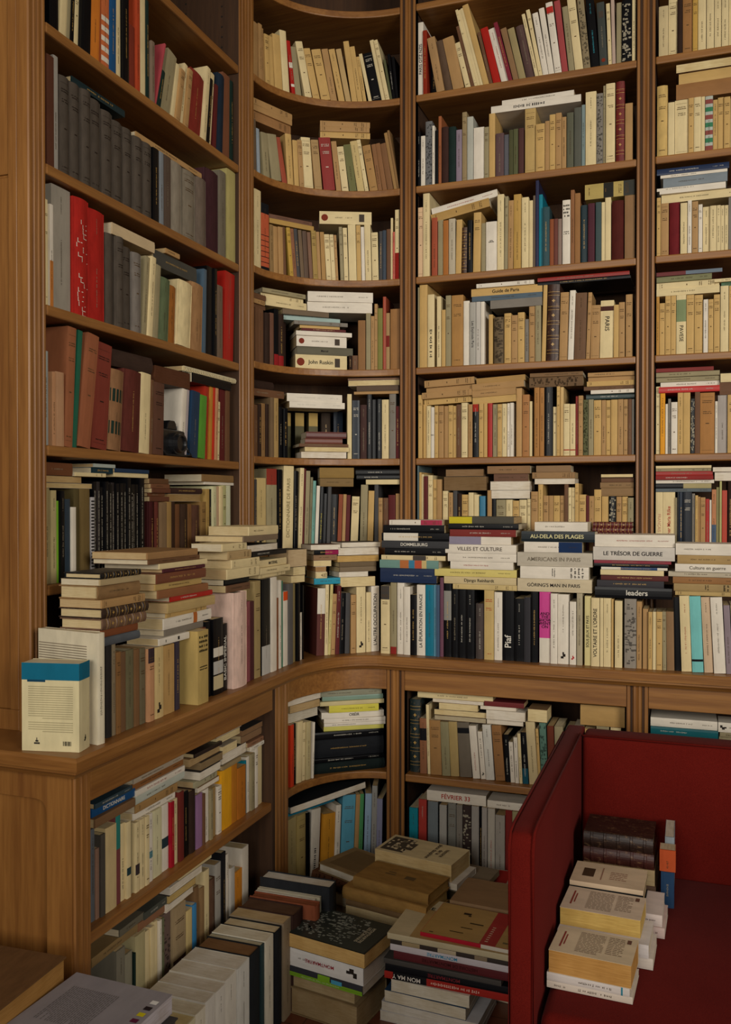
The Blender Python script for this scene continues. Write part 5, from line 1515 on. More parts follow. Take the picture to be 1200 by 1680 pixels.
class Book:
    """t thick, h tall, d deep. Local frame: spine faces -Y at y = 0, thickness along X, height along Z from 0."""
    def __init__(s, name, t, h, d, col, hard=False, leather=False, gloss=False, pages='#cbb78f', rnd=None, fore=False, pcol=None):
        s.t, s.h, s.d, s.col, s.fore = t, h, d, col, fore
        s.r = rnd or random
        s.hard = hard or leather
        c = min(.0026, t * .18) if s.hard else min(.0006, t * .1)
        bul = min(.006, t * .16) if s.hard else min(.0012, t * .05)
        s.bul = bul
        N = 8 if s.hard else 4
        out = [(-t / 2, d)]
        if s.hard: out += [(-t / 2, .008), (-t / 2 + .0012, .006), (-t / 2 + .0002, .0035)]
        out += [(-t / 2 + t * k / N, s.sy(-t / 2 + t * k / N)) for k in range(N + 1)]
        if s.hard: out += [(t / 2 - .0002, .0035), (t / 2 - .0012, .006), (t / 2, .008)]
        out += [(t / 2, d)]
        inn = [(t / 2 - c, d), (t / 2 - c, .004), (-t / 2 + c, .004), (-t / 2 + c, d)]
        m = MB(); n = len(out); k = len(inn)
        o2 = out; nn = n + k; prof = o2 + inn
        vs = [(x, y, z) for z in (0, h) for x, y in prof]
        fs = [(i, (i + 1) % nn, nn + (i + 1) % nn, nn + i) for i in range(nn)]
        # rims: board strips and spine strip
        for b, fl in ((0, True), (nn, False)):
            rim = [[b + 0] + [b + i for i in range(1, n // 2 + 1)] + [b + n + 2, b + n + 3], [b + i for i in range(n // 2, n)] + [b + n, b + n + 1, b + n + 2]]
            for q in rim: fs.append(tuple(q if not fl else q[::-1]))
        m.add(vs, fs)
        if leather:
            nb = 5
            for i in range(nb):
                z = h * (.12 + .76 * i / (nb - 1)); hw = .0022; ys = [(x, s.sy(x) - .0016) for x in [-t / 2 + t * q / 6 for q in range(7)]]
                vs = [(x, y + (.0016 if zz in (0, 3) else 0), z + (-hw * 1.6, -hw, hw, hw * 1.6)[zz]) for zz in range(4) for x, y in ys]
                m.add(vs, [(a * 7 + j, a * 7 + j + 1, (a + 1) * 7 + j + 1, (a + 1) * 7 + j) for a in range(3) for j in range(6)])
        mat = M_LEATHER if leather else (M_CLOTH if s.hard and not gloss else (M_GLOSS if gloss else M_PAPER))
        s.root = m.build(name, mat, color=col)
        ov = .003 if s.hard else .0006
        p = MB(); p.box(-t / 2 + c * 1.02, t / 2 - c * 1.02, .0042, d - (.004 if s.hard else .0008), ov, h - ov)
        s.pages = p.build('pages', M_PAGES, s.root, color=pcol or pages)
    def sy(s, x):
        q = 2 * x / s.t
        return s.bul * q * q * q * q if not s.hard else s.bul * q * q - s.bul * .15
    def patch(s, name, rects, col, mat=None, off=.0004):
        "rects (x0,x1,z0,z1) laid on the spine"
        m = MB()
        for x0, x1, z0, z1 in rects:
            x0 = max(x0, -s.t / 2 + .0002); x1 = min(x1, s.t / 2 - .0002)
            if x1 - x0 < .0002: continue
            n = 4 if (x1 - x0) > s.t * .5 else 1
            xs = [x0 + (x1 - x0) * i / n for i in range(n + 1)]
            m.add([(x, s.sy(x) - off, z) for z in (z0, z1) for x in xs], [(i, i + 1, n + 2 + i, n + 1 + i) for i in range(n)])
        if not m.f: return None
        return m.build(name, mat or M_INK, s.root, color=col)
    def side(s, name, rects, col, sx, off=.0005, mat=None):
        "rects (y0,y1,z0,z1) on the outer face of a board; sx = -1 or 1"
        m = MB(); x = sx * (s.t / 2 + off)
        for y0, y1, z0, z1 in rects:
            q = [(x, y0, z0), (x, y1, z0), (x, y1, z1), (x, y0, z1)]
            m.add(q, [(0, 1, 2, 3) if sx > 0 else (3, 2, 1, 0)])
        return m.build(name, mat or M_INK, s.root, color=col)
    def bands(s, spec):
        for q in spec.split(','):
            zz, c = q.split(':'); a, b = [float(v) for v in zz.split('-')]
            cc = {'w': '#d8cfbe', 'k': '#17171a', 'r': '#a8241c', 'm': '#5a1c1c', 'Y': '#c8b82c', 'n': '#22304e', 'g': '#7d766c'}.get(c, c)
            s.patch('colour_band', [(-s.t / 2, s.t / 2, a * s.h, b * s.h)], cc, off=.00025)
    def glyphs(s, x, z0, z1, size, bold=False):
        "one line of small print running up the spine"
        rr = s.r; z = z0; out = []
        while z < z1:
            wd = size * rr.uniform(.35, .6)
            if rr.random() < .15: z += wd; continue
            hgt = size * (rr.choice((.5, .5, .72, .8)))
            k = .6 if bold else .42
            if rr.random() < .5: out.append((x - hgt / 2, x + hgt / 2, z, z + wd * k))
            else: out += [(x - hgt / 2, x - hgt / 2 + size * .22, z, z + wd * .8), (x - hgt * .1, x + hgt / 2, z + wd * .1, z + wd * k)]
            z += wd * 1.12
        return out
    def hline(s, z, w, size, n=1):
        rr = s.r; out = []
        for i in range(n):
            x = -w / 2
            while x < w / 2:
                g = size * rr.uniform(.4, .7)
                if rr.random() > .12: out.append((x, min(x + g * .7, w / 2), z - i * size * 1.6, z - i * size * 1.6 + size * rr.choice((.6, .8, .8))))
                x += g
        return out
    def marks(s, kind):
        t, h, rr = s.t, s.h, s.r
        if t < .006 and kind != 'w': kind = 'v' if kind in ('h', 'v') else kind
        dark = lum(s.col) < 80
        c = '#4a3a28' if not dark else '#8a7e68'
        size = min(.0055, t * .42)
        if kind.startswith('v'):
            cc = {'v': c, 'vw': '#c2bcae', 'vr': '#9a3028', 'vy': '#c8b840', 've': '#3c98a8', 'vb': '#17151a'}[kind]
            b = kind == 'vb'; sz = min(.011, t * .6) if b else size
            a = rr.uniform(.12, .3); g = s.glyphs(0, h * a, h * (a + rr.uniform(.3, .45)), sz, b)
            s.patch('lettering', g, cc)
            if rr.random() < .6 and not b: s.patch('lettering', s.glyphs(0, h * .78, h * .92, size * .8), shade(cc, .9))
        elif kind in ('h', 'hw', 'r'):
            cc = {'h': '#5a442c' if not dark else '#2a201a', 'hw': '#c8c0b0', 'r': '#a8402c'}[kind]
            sz = min(.0034, t * .2)
            g = s.hline(h * .86, t * .7, sz, 2) + s.hline(h * rr.uniform(.68, .76), t * .6, sz, 2)
            if rr.random() < .7: z = h * rr.uniform(.4, .5); g += [(-t * .12, t * .12, z, z + .003)]
            if rr.random() < .7: g += s.hline(h * .08, t * .55, sz, 1)
            if rr.random() < .5: g += [(-t * .4, t * .4, h * .93, h * .93 + .0006), (-t * .4, t * .4, h * .05, h * .05 + .0006)]
            s.patch('lettering', g, cc)
        elif kind == 'hb': s.patch('lettering', s.hline(h * .9, t * .8, min(.007, t * .3), 4) + s.hline(h * .5, t * .7, min(.004, t * .25), 2), '#1c1812')
        elif kind in ('logo', 'logor'):
            s.patch('lettering', s.glyphs(0, h * .45, h * .85, size), c)
            z = h * .08; q = t * .22
            s.patch('publisher_mark', [(-q, q * .2, z, z + q), (-q * .2, q, z + q * .8, z + q * 2), (-q * .3, q * .4, z + q * 1.8, z + q * 2.8)], '#2a2420' if kind == 'logo' else '#b02a30')
        elif kind in ('emblem', 'emb'):
            n = 12; m = MB(); z = h * .1; q = t * .27
            m.add([(0, s.sy(0) - .0005, z)] + [(q * math.cos(a), s.sy(0) - .0005, z + q * math.sin(a)) for a in [2 * math.pi * i / n for i in range(n)]], [(0, 1 + i, 1 + (i + 1) % n) for i in range(n)])
            m.build('emblem', M_INK, s.root, color='#7a3020')
            if kind == 'emblem': s.patch('lettering', s.glyphs(0, h * .3, h * .62, size), c)
            s.patch('printed_picture', [(-t * .3, t * .3, h * .76, h * .86)], '#4a4038')
        elif kind == 'w': s.patch('lettering', s.glyphs(0, h * .1, h * .9, min(.0048, t * .5)), '#b8b0a0')
        elif kind == 'gv': s.patch('lettering', s.glyphs(0, h * .25, h * .75, size), '#a8803a', M_GILT)
        elif kind == 'dots': s.patch('lettering', [(-.003, .003, h * .2, h * .22), (-.004, .004, h * .6, h * .66)], '#2a2620')
    def gilt(s):
        t, h = s.t, s.h; g = []
        for i in range(5):
            z = h * (.12 + .76 * i / 4); g += [(-t / 2, t / 2, z - .0058, z - .0048), (-t / 2, t / 2, z + .0048, z + .0058)]
            if i < 4: zc = h * (.12 + .76 * (i + .5) / 4); q = min(t * .16, .005); g += [(-q, q, zc - q * .3, zc + q * .3), (-q * .3, q * .3, zc - q, zc + q)]
        s.patch('gilt_tooling', g, '#a8803a', M_GILT)
    def text(s, txt, col, z0=.08, z1=.92, mode='v', fill=.62):
        c = bpy.data.curves.new('lettering', 'FONT'); c.body = txt; c.align_x = 'CENTER'; c.align_y = 'CENTER'
        n = max(len(l) for l in txt.split('\n'))
        if mode == 'v':
            c.size = min(s.t * fill, s.h * (z1 - z0) / (.58 * n))
        else: c.size = min(s.t * .9 / (.6 * n), .02); c.space_line = .8
        c.offset = c.size * .012
        c.materials.append(M_INK)
        o = bpy.data.objects.new('lettering', c); COL.objects.link(o); o.parent = s.root; o.color = lin(col)
        zc = s.h * (z0 + z1) / 2; y = s.sy(0) - .0007
        if mode == 'v': B = Matrix(((0, -1, 0, 0), (0, 0, -1, y), (1, 0, 0, zc), (0, 0, 0, 1)))
        elif mode == 'down': c.size = min(s.t * fill, s.h * (z1 - z0) / (.58 * n)); B = Matrix(((0, 1, 0, 0), (0, 0, -1, y), (-1, 0, 0, zc), (0, 0, 0, 1)))
        else: B = Matrix(((1, 0, 0, 0), (0, 0, -1, y), (0, 1, 0, zc), (0, 0, 0, 1)))
        o.matrix_local = B
        return o
    def special(s, L):
        t, h, rr = s.t, s.h, s.r
        if L == 'scribble':
            for zc in (.62, .16):
                g = []
                for i in range(9):
                    x = rr.uniform(-.35, .1) * t; z = h * zc + (i - 4) * .011; g += [(x, x + t * rr.uniform(.2, .5), z, z + .0018), (x, x + .0018, z, z + .010)]
                s.patch('lettering', g, '#d0c4b4')
        elif L == 'check': s.patch('spiral_binding', [(-t * .4, t * .4, z, z + h * .02) for z in [h * (.02 + .04 * i) for i in range(24)]], '#2a2828')
        elif L == 'mottle':
            k = lum(s.col)
            s.patch('printed_pattern', [(x, x + rr.uniform(.1, .3) * t, z, z + rr.uniform(.002, .007)) for x, z in [(rr.uniform(-.5, .3) * t, rr.uniform(.03, .95) * h) for _ in range(60)]], shade(s.col, .62) if k > 60 else '#9a927e')
ORD = 'first second third fourth fifth sixth seventh eighth ninth tenth eleventh twelfth thirteenth fourteenth fifteenth sixteenth seventeenth eighteenth nineteenth twentieth'.split()
TEN = {20: 'twenty', 30: 'thirty', 40: 'forty', 50: 'fifty'}
def ordinal(n):
    if n <= 20: return ORD[n - 1]
    if n % 10 == 0: return TEN[n][:-1] + 'ieth'
    return TEN[n // 10 * 10] + '-' + ORD[n % 10 - 1]
LEVELN = {1: 'top visible shelf', 2: 'second shelf', 3: 'third shelf', 4: 'fourth shelf', 5: 'fifth shelf', 6: 'lowest upper shelf'}
def shelf_phrase(n):
    k = n[0]; w = {'L': 'left bookcase', 'M': 'corner bookcase', 'R': 'middle bookcase', 'Q': 'far-right bookcase'}
    c = n[1]
    if c == 'G': return {'L': 'counter below left bookcase', 'M': 'counter in the curved corner', 'R': 'counter below middle bookcase'}[k]
    cab = {'L': 'left base cabinet', 'M': 'corner base cabinet', 'R': 'middle base cabinet', 'Q': 'far-right base cabinet'}
    if c == 'H': return 'upper shelf of ' + cab[k]
    if c == 'I': return 'bottom shelf of ' + cab[k]
    i = {'A': 1, 'B': 2, 'C': 3, 'D': 4, 'F': 5}.get(c) or int(c)
    if k == 'L': return {1: 'top visible shelf', 2: 'second shelf', 3: 'third shelf', 4: 'fourth shelf', 5: 'lowest shelf'}[i] + ' of ' + w[k]
    return {1: 'top visible shelf', 2: 'second shelf', 3: 'third shelf', 4: 'fourth shelf', 5: 'fifth shelf', 6: 'lowest shelf'}[i] + ' of ' + w[k]
def kind_of(code, f, t, h, tall):
    if 'R' in f: return 'leather_bound_book', 'leather-bound book'
    if 'K' in f or code in 'Ddf': return 'hardcover_book', 'hardcover book'
    if t < .0105: return 'booklet', 'thin booklet'
    if h < .178: return 'pocket_book', 'pocket book'
    if h > .214: return 'large_paperback', 'large paperback'
    return 'paperback', 'paperback'
def size_word(t):
    return 'slim ' if .0105 < t < .013 else 'thick ' if t > .03 else ''
rng = random.Random(11)
def curve_at(E, off):
    P = []
    for i in range(201):
        th = math.pi - i / 200 * math.pi / 2; P.append((E[0] + (E[2] + off[0]) * math.cos(th), E[1] + (E[3] + off[1]) * math.sin(th)))
    S = [0]
    for a, b in zip(P, P[1:]): S.append(S[-1] + math.hypot(b[0] - a[0], b[1] - a[1]))
    return P, S
CUR = {'M': curve_at(EC, (.012, .012)), 'N': curve_at(EB, (.014, .014))}
DP0 = Vector((-1.135, 2.655)); DU = (Vector((-.95, 2.835)) - DP0).normalized()
def frame(wall, p, u):
    "point on the spine line at u and the turn about Z"
    if wall == 'L': return (XL + (p if p else 0) - .012, u), math.pi / 2
    if wall == 'R': return (u, YR - (p if p else 0) + .012), 0.0
    if wall == 'D': q = DP0 + DU * u; return (q.x, q.y), math.atan2(DU.y, DU.x)
    P, S = CUR[wall]
    for i in range(200):
        if S[i + 1] >= u or i == 199:
            f = (u - S[i]) / (S[i + 1] - S[i]); a, b = P[i], P[i + 1]
            return (a[0] + (b[0] - a[0]) * f, a[1] + (b[1] - a[1]) * f), math.atan2(b[1] - a[1], b[0] - a[0])
def decorate(b, code, f, kv, lying):
    if 'B' in kv: b.bands(kv['B'])
    if 'R' in f: b.gilt()
    L = kv.get('L')
    if L:
        q = L.split('|'); txt = q[0].replace('_', ' ').replace('#', '')
        if q[0] in ('scribble', 'check', 'mottle'): b.special(q[0])
        elif len(q) > 2: b.text(txt.replace(' ', '\n'), ink(q[1], b.col), .4 if txt[0] != 'N' else .3, .8 if txt[0] != 'N' else .6, 'h')
        else:
            z = {'PARIS_OTZ_NZIS': (.03, .97), 'Piaf': (.12, .42), 'PAVESE': (.2, .5), 'leaders': (.35, .75), 'PARIS': (.45, .75), 'OBÉIR': (.42, .62)}.get(q[0], (.1, .88))
            b.text(txt, ink(q[1] if len(q) > 1 else ('k' if lum(b.col) > 90 else 'w'), b.col), z[0], z[1], 'down' if q[0] in ('PAVESE', 'PARIS', 'Les_Explosés_Paris', 'FRANÇAIS') else 'v', .8 if q[0] in ('Piaf', 'leaders', 'PARIS_OTZ_NZIS') else .36 if q[0] in ('John_Ruskin', 'Marcel') else .6)
    if 'M' in kv: b.marks(kv['M'])
    elif not L and 'R' not in f and b.t > .007 and 'P' not in f:
        x = rng.random()
        if code in 'cyt' and x < .62: b.marks('h' if x < .42 else 'v')
        elif code in 'wqhg' and x < .7: b.marks('v' if x < .5 else 'h')
        elif x < .45: b.marks('gv' if lum(b.col) < 70 else 'v')
def build_shelf(name, wall, lev, p, z0, rows):
    depth = {0: .165 if wall != 'D' else .115}.get(lev, .25 if lev < 7 else .22)
    ph = shelf_phrase(name); ns = 0
    S = [r for r in rows if r[0] == 'S']; H = [r for r in rows if r[0] == 'H']
    for r in S:
        u0, u1, h, lean, bk = [float(x) for x in r[1:6]]; code, col = r[6][0], r[6][1:]
        f = r[7:]; kv = dict(x.split('=', 1) for x in f if '=' in x); fl = [x for x in f if '=' not in x]
        t = u1 - u0; ns += 1
        d = max(.08, min(depth - max(bk, 0) - .004, h * rng.uniform(.58, .68)))
        kn, kw = kind_of(code, fl, t, h, 0)
        pg = rng.choice(('#cdb98f', '#c8b48c', '#d2c4a4', '#b89c70', '#c4a87c')) if lum(col) < 170 else rng.choice(('#d2c6ac', '#cbb891', '#d8cdb6'))
        b = Book(kn, t, h, d, col, hard='K' in fl or code in 'Ddf', leather='R' in fl, gloss=code in 'kenuprv' and 'K' not in fl, pages=pg, rnd=rng)
        decorate(b, code, fl, kv, False)
        (x, y), rz = frame(wall, p, (u0 + u1) / 2)
        L = R(lean); T = Matrix.Translation((x, y, z0)) @ Matrix.Rotation(rz, 4, 'Z') @ Matrix.Translation((0, bk, 0))
        if abs(L) > .001:
            s = 1 if L > 0 else -1
            T = T @ Matrix.Translation((s * t / 2, 0, 0)) @ Matrix.Rotation(L, 4, 'Y') @ Matrix.Translation((-s * t / 2, 0, 0))
        T = T @ Matrix.Translation((0, 0, .0004))
        b.root.matrix_world = T
        lean_w = 'leaning ' if abs(lean) > 6 else ''
        tag(b.root, '%s%s%s %s, %s upright from left, %s' % (lean_w, size_word(t), cname(col), kw, ordinal(ns), ph), 'book', 'upright books on the ' + ph)
    # flat books: number the piles from the left, books from the bottom
    piles = []
    for r in H:
        u0, u1 = float(r[1]), float(r[2]); q = None
        for k in piles:
            a, b2 = k['r'][0]
            if min(u1, k['u1']) - max(u0, k['u0']) > .45 * min(u1 - u0, k['u1'] - k['u0']): q = k
        if q is None: q = dict(u0=u0, u1=u1, r=[(u0, u1)], rows=[]); piles.append(q)
        q['rows'].append(r); q['r'].append((u0, u1))
    piles.sort(key=lambda k: k['u0'])
    for pi, k in enumerate(piles):
        k['rows'].sort(key=lambda r: float(r[3]))
        for bi, r in enumerate(k['rows']):
            u0, u1, za, zb, bk, tilt = [float(x) for x in r[1:7]]; code, col = r[7][0], r[7][1:]
            f = r[8:]; kv = dict(x.split('=', 1) for x in f if '=' in x); fl = [x for x in f if '=' not in x]
            t = zb - za - .0006; h = u1 - u0
            d = max(.085, min(depth - max(bk, 0) - .004, h * .68, .17))
            kn, kw = kind_of(code, fl, t, h, 0)
            pc = col if 'P' in fl else None
            ccol = col if 'P' not in fl else kv['V'] if 'V' in kv else shade(rng.choice(('#8a6a48', '#ded4c3', '#5a3a28', '#b8a890', '#3a3430')), 1)
            b = Book(kn, t, h, d, ccol, hard='K' in fl or code in 'Ddf', leather='R' in fl, gloss=code in 'kenuprv' and 'K' not in fl, pages=pc or rng.choice(('#cdb98f', '#d2c6ac', '#c0a67c')), rnd=rng)
            decorate(b, code, fl, kv, True)
            if 'W' in fl:
                kn, kw = 'spiral_notebook', 'spiral notebook'; b.root.name = kn
                m = MB()
                for i in range(34):
                    z = h * (.03 + .94 * i / 33); m.tube([(t * .62 * math.cos(a), .004 + t * .75 * math.sin(a), z) for a in [k2 * math.pi / 4 for k2 in range(9)]], .0012, 5)
                m.build('spiral_binding', M_WIRE, b.root, smooth=True)
            tw = float(kv.get('tw', 0)) + rng.uniform(-1.2, 1.2)
            (x, y), rz = frame(wall, p, (u0 + u1) / 2)
            M = Matrix.Translation((x, y, (za + zb) / 2)) @ Matrix.Rotation(rz + R(tw), 4, 'Z') @ Matrix.Rotation(R(-tilt), 4, 'Y') @ Matrix.Translation((-h / 2, bk, 0)) @ Matrix.Rotation(math.pi / 2, 4, 'Y')
            if 'P' in fl: M = M @ Matrix.Translation((0, d, 0)) @ Matrix.Rotation(math.pi, 4, 'Z')
            b.root.matrix_world = M
            face = ' showing page edges' if 'P' in fl else ''
            place = '%s from bottom of %s pile' % (ordinal(bi + 1), ordinal(pi + 1)) if len(piles) > 1 else '%s from bottom of the pile' % ordinal(bi + 1)
            if len(k['rows']) == 1: place = 'lying alone as %s pile' % ordinal(pi + 1) if len(piles) > 1 else 'the only one lying flat'
            lab = '%s%s %s%s, %s, %s' % (size_word(t), cname(col), kw, face, place, ph)
            if len(lab.split()) > 16: lab = '%s %s, %s, %s' % (cname(col), kw.split(' ')[-1], place, ph)
            if len(lab.split()) > 16: lab = lab.replace(' of the pile', '')
            tag(b.root, lab, 'book', 'books lying flat on the ' + ph)
cur = None; ROWS = []
def flush():
    if cur: build_shelf(cur[0], cur[1], int(cur[2]), float(cur[3]), float(cur[4]), ROWS)
for line in TABLE.strip().split('\n'):
    if line[0] == '@': flush(); cur = line[1:].split(); ROWS = []
    else: ROWS.append(line.split())
flush()


# ------------------------------------------------------------------ single books and piles away from the shelves
def put(b, x, y, z, yaw=0, fore=False, flip=False, extra=None):
    "lay a book down: front left corner at x, y; long side along +X turned by yaw; spine (or fore-edge) to the front"
    M = Matrix.Translation((x, y, z + b.t / 2 + .0004)) @ Matrix.Rotation(R(yaw), 4, 'Z')
    M = M @ (Matrix.Translation((b.h, 0, 0)) @ Matrix.Rotation(-math.pi / 2, 4, 'Y') if flip else Matrix.Rotation(math.pi / 2, 4, 'Y'))
    if fore: M = M @ Matrix.Translation((0, b.d, 0)) @ Matrix.Rotation(math.pi, 4, 'Z')
    b.root.matrix_world = M
    b.up = (1 if flip else -1) * (-1 if fore else 1)
    return b
def stand(b, x, y, z, rz, lean=0):
    b.root.matrix_world = Matrix.Translation((x, y, z + .0004)) @ Matrix.Rotation(R(rz), 4, 'Z') @ Matrix.Rotation(R(lean), 4, 'Y'); return b
def print_block(y0, y1, z0, z1, n, gap=.4, rag=True):
    "lines of print as strips running along z, stacked along y"
    out = []; st = (y1 - y0) / n
    for i in range(n):
        e = z1 - (rng.uniform(0, .25) * (z1 - z0) if rag and rng.random() < .3 else 0)
        z = z0
        while z < e:
            l = rng.uniform(.004, .012); out.append((y0 + i * st, y0 + i * st + st * gap, z, min(z + l, e))); z += l + .0018
    return out
def swap(rects): return [(c, d, a, b) for a, b, c, d in rects]
# cream box-like paperback with blue band, and its taller neighbour, on the counter corner
b = Book('paperback', .046, .176, .122, '#d6c89c', pages='#d8ccb0')
b.patch('blue_band', [(-.023, .023, .142, .176)], '#14647e', off=.0006)
for sx in (-1, 1): b.side('blue_band', [(.0005, .122, .142, .176)], '#14647e', sx, .0006)
b.side('blue_band', [(.072, .110, .138, .1425)], '#173f56', -1, .0007)
rr = []
for i in range(20):
    z = .128 - i * .0045 - (.004 if i > 14 else 0); rr += [(.014, .108 - (.03 if i in (14, 19) else 0), z, z + .0016)]
b.side('printed_blurb', rr, '#a89c78', -1, .0005)
b.side('barcode', [(.018 + i * .0022, .018 + i * .0022 + (.0014 if i % 3 else .0008), .012, .021) for i in range(8)], '#26221e', -1, .0006)
b.side('publisher_mark', [(.084, .096, .014, .0175), (.087, .093, .0185, .022), (.0895, .091, .022, .027)], '#3c3832', -1, .0006)
b.patch('publisher_mark', [(-.004, .002, .018, .021), (-.002, .004, .021, .026), (0, .003, .026, .030)], '#2a2620')
stand(b, -1.138, 1.497, CT, 90 + 12)
tag(b.root, 'thick cream paperback with blue band standing back cover forward on the counter corner', 'book')
b = Book('paperback', .020, .228, .172, '#d8ccb0', hard=False, pages='#d8ccb0')
b.side('printed_blurb', [(.03, .17, .198 - i * .0052, .2 - i * .0052) for i in range(10)], '#8a7c68', -1)
b.patch('lettering', b.glyphs(0, .06, .16, .006), '#4a4438')
stand(b, -1.131, 1.541, CT, 90 - 9)
tag(b.root, 'tall cream paperback standing just behind the blue-banded paperback on the counter', 'book')
# row of books standing on the floor before the left base cabinet
ROW = [(1.630, 1.672, .245, .150, '#cfc4a0', '#cbb988', 0), (1.673, 1.716, .247, .150, '#d4cab4', '#d6cdb8', 0), (1.717, 1.760, .250, .148, '#cfc8bc', '#d2cabc', 0), (1.761, 1.806, .250, .150, '#d0c9bc', '#cfc6b8', 0),
       (1.807, 1.862, .252, .148, '#cfc7b8', '#d2cabc', 0), (1.863, 1.924, .252, .150, '#c8c4ba', '#cfc8bc', 0), (1.927, 1.985, .252, .150, '#1c1e20', '#7a5a3c', 1), (1.987, 2.004, .250, .150, '#24383a', '#b0a890', 0),
       (2.006, 2.052, .252, .152, '#cdc4b0', '#d0c8b4', 0), (2.054, 2.098, .252, .156, '#18191c', '#c8b898', 1), (2.100, 2.146, .255, .158, '#8a7860', '#b8a078', 0), (2.148, 2.212, .256, .165, '#3a2620', '#5c4434', 1),
       (2.215, 2.248, .258, .200, '#84482f', '#8a5238', 1), (2.251, 2.262, .258, .180, '#c8c0b0', '#cfc8b8', 0), (2.264, 2.276, .260, .190, '#b0a890', '#cfc8b8', 0), (2.279, 2.330, .285, .215, '#26282c', '#cfcac0', 1)]
NM = ['yellowish cream paperback, first', 'creamy paperback, second', 'white paperback, third', 'white paperback, fourth', 'white paperback, fifth', 'pale grey paperback, sixth', 'black hardcover with brown page tops, seventh', 'slim dark green paperback, eighth',
      'cream paperback, ninth', 'black hardcover with cream page tops, tenth', 'brown-grey paperback, eleventh', 'thick dark brown hardcover, twelfth', 'terracotta hardcover, thirteenth', 'thin cream paperback, fourteenth', 'thin beige paperback, fifteenth', 'tall dark hardcover with white pages, last']
for (y0, y1, h, d, c, pc, hd), nm in zip(ROW, NM):
    b = Book('hardcover_book' if hd else 'floor_paperback', y1 - y0 - .001, h, d, c, hard=bool(hd), pages=pc)
    if not hd and y1 - y0 > .03: b.marks('v')
    stand(b, -1.140 + d, (y0 + y1) / 2, 0, 90)
    tag(b.root, nm + ' of the row standing on the floor', 'book', 'books standing in a row on the floor')
def pile(x, y, z, rows):
    for r in rows:
        n, lab, t, L, d, c, pc, o = r[:8]
        b = Book(n, t, L, d, c, hard=o.get('hard', False), leather=o.get('lea', False), gloss=o.get('gloss', False), pages=pc)
        put(b, x + o.get('dx', 0), y + o.get('dy', 0), z, o.get('yaw', 0) , o.get('fore', False), o.get('flip', False))
        if 'B' in o: b.bands(o['B'])
        if 'T' in o: b.text(*o['T'])
        if 'M' in o: b.marks(o['M'])
        if 'deco' in o: o['deco'](b)
        tag(b.root, lab, 'book', o.get('group'))
        z += t + .0006
    return z
GF = 'books piled on the floor'
def photo_cover(b):
    s = b.up; d, h = b.d, b.h
    b.side('cover_photograph', [(.004, d - .003, .004, h - .004)], '#2c302c', s, .0004, M_GLOSS)
    g = []
    for i in range(150):
        z = rng.uniform(.008, h * .70); y = rng.uniform(.01, d - .02); g.append((y, y + rng.uniform(.002, .008), z, z + rng.uniform(.003, .016)))
    b.side('cover_highlights', g, '#80847c', s, .0008, M_GLOSS)
    cover_text(b, 'MONTMARTRE\nLES ÉCRIVAINS', '#c0b8a0', h * .80, d * .5, .013)
def cover_text(b, txt, col, zc, yc, size, rot=0):
    "lettering on the board that lies upward; reads along the spine-to-fore-edge direction"
    c = bpy.data.curves.new('title', 'FONT'); c.body = txt; c.align_x = 'CENTER'; c.align_y = 'CENTER'; c.size = size; c.space_line = .9; c.offset = size * .01
    c.materials.append(M_INK); o = bpy.data.objects.new('title', c); COL.objects.link(o); o.parent = b.root; o.color = lin(col)
    s = b.up; x = s * (b.t / 2 + .0012)
    u = Vector((0, 1, 0)) if rot in (0, 180) else Vector((0, 0, 1))
    if rot in (180, 270): u = -u
    n = Vector((s, 0, 0)); v = n.cross(u)
    o.matrix_local = Matrix(((u.x, v.x, n.x, x), (u.y, v.y, n.y, yc), (u.z, v.z, n.z, zc), (0, 0, 0, 1)))
    return o
# front pile, left
pile(-1.015, 2.150, 0, [
    ('hardcover_book', 'rough tan old volume at the bottom of the front floor pile, page edges outward', .070, .232, .165, '#8a7452', '#a08a66', dict(fore=True, hard=True, yaw=-9, group=GF)),
    ('paperback', 'tattered tan stack of loose pages above the rough tan volume in front floor pile', .034, .200, .150, '#9c8a68', '#b09c78', dict(fore=True, dx=.022, dy=.004, yaw=-9, group=GF)),
    ('large_paperback', 'slim dark book with lime green spine stripe in front floor pile', .024, .226, .165, '#34343a', '#c8c0b0', dict(dx=.024, dy=-.012, yaw=-9, B='0-.999:#34343a', gloss=True, group=GF,
        deco=lambda b: (b.patch('green_stripe', [(b.t * .02, b.t / 2, 0, b.h), (-b.t / 2, b.t / 2, b.h * .42, b.h * .58)], '#78a428', off=.0007), b.patch('blue_panel', [(-b.t * .35, b.t * .08, b.h * .60, b.h * .74)], '#4a98b8', off=.0011), b.patch('lettering', b.glyphs(b.t * .28, b.h * .2, b.h * .7, .006), '#b8c890', off=.0013)))),
    ('large_paperback', 'thick white paperback with upside-down red title in front floor pile', .050, .226, .165, '#d8d4d0', '#d0c8bc', dict(dx=.026, dy=-.010, yaw=-9, flip=True, gloss=True, T=('MONTMARTRE', '#982838', .36, .78, 'v', .26), M='logo', group=GF)),
    ('large_paperback', 'kraft-edged paperback with dark photographic cover, top of front floor pile', .037, .238, .170, '#20221f', '#c8a468', dict(dx=.022, dy=-.014, yaw=-10, fore=True, group=GF, deco=photo_cover))])
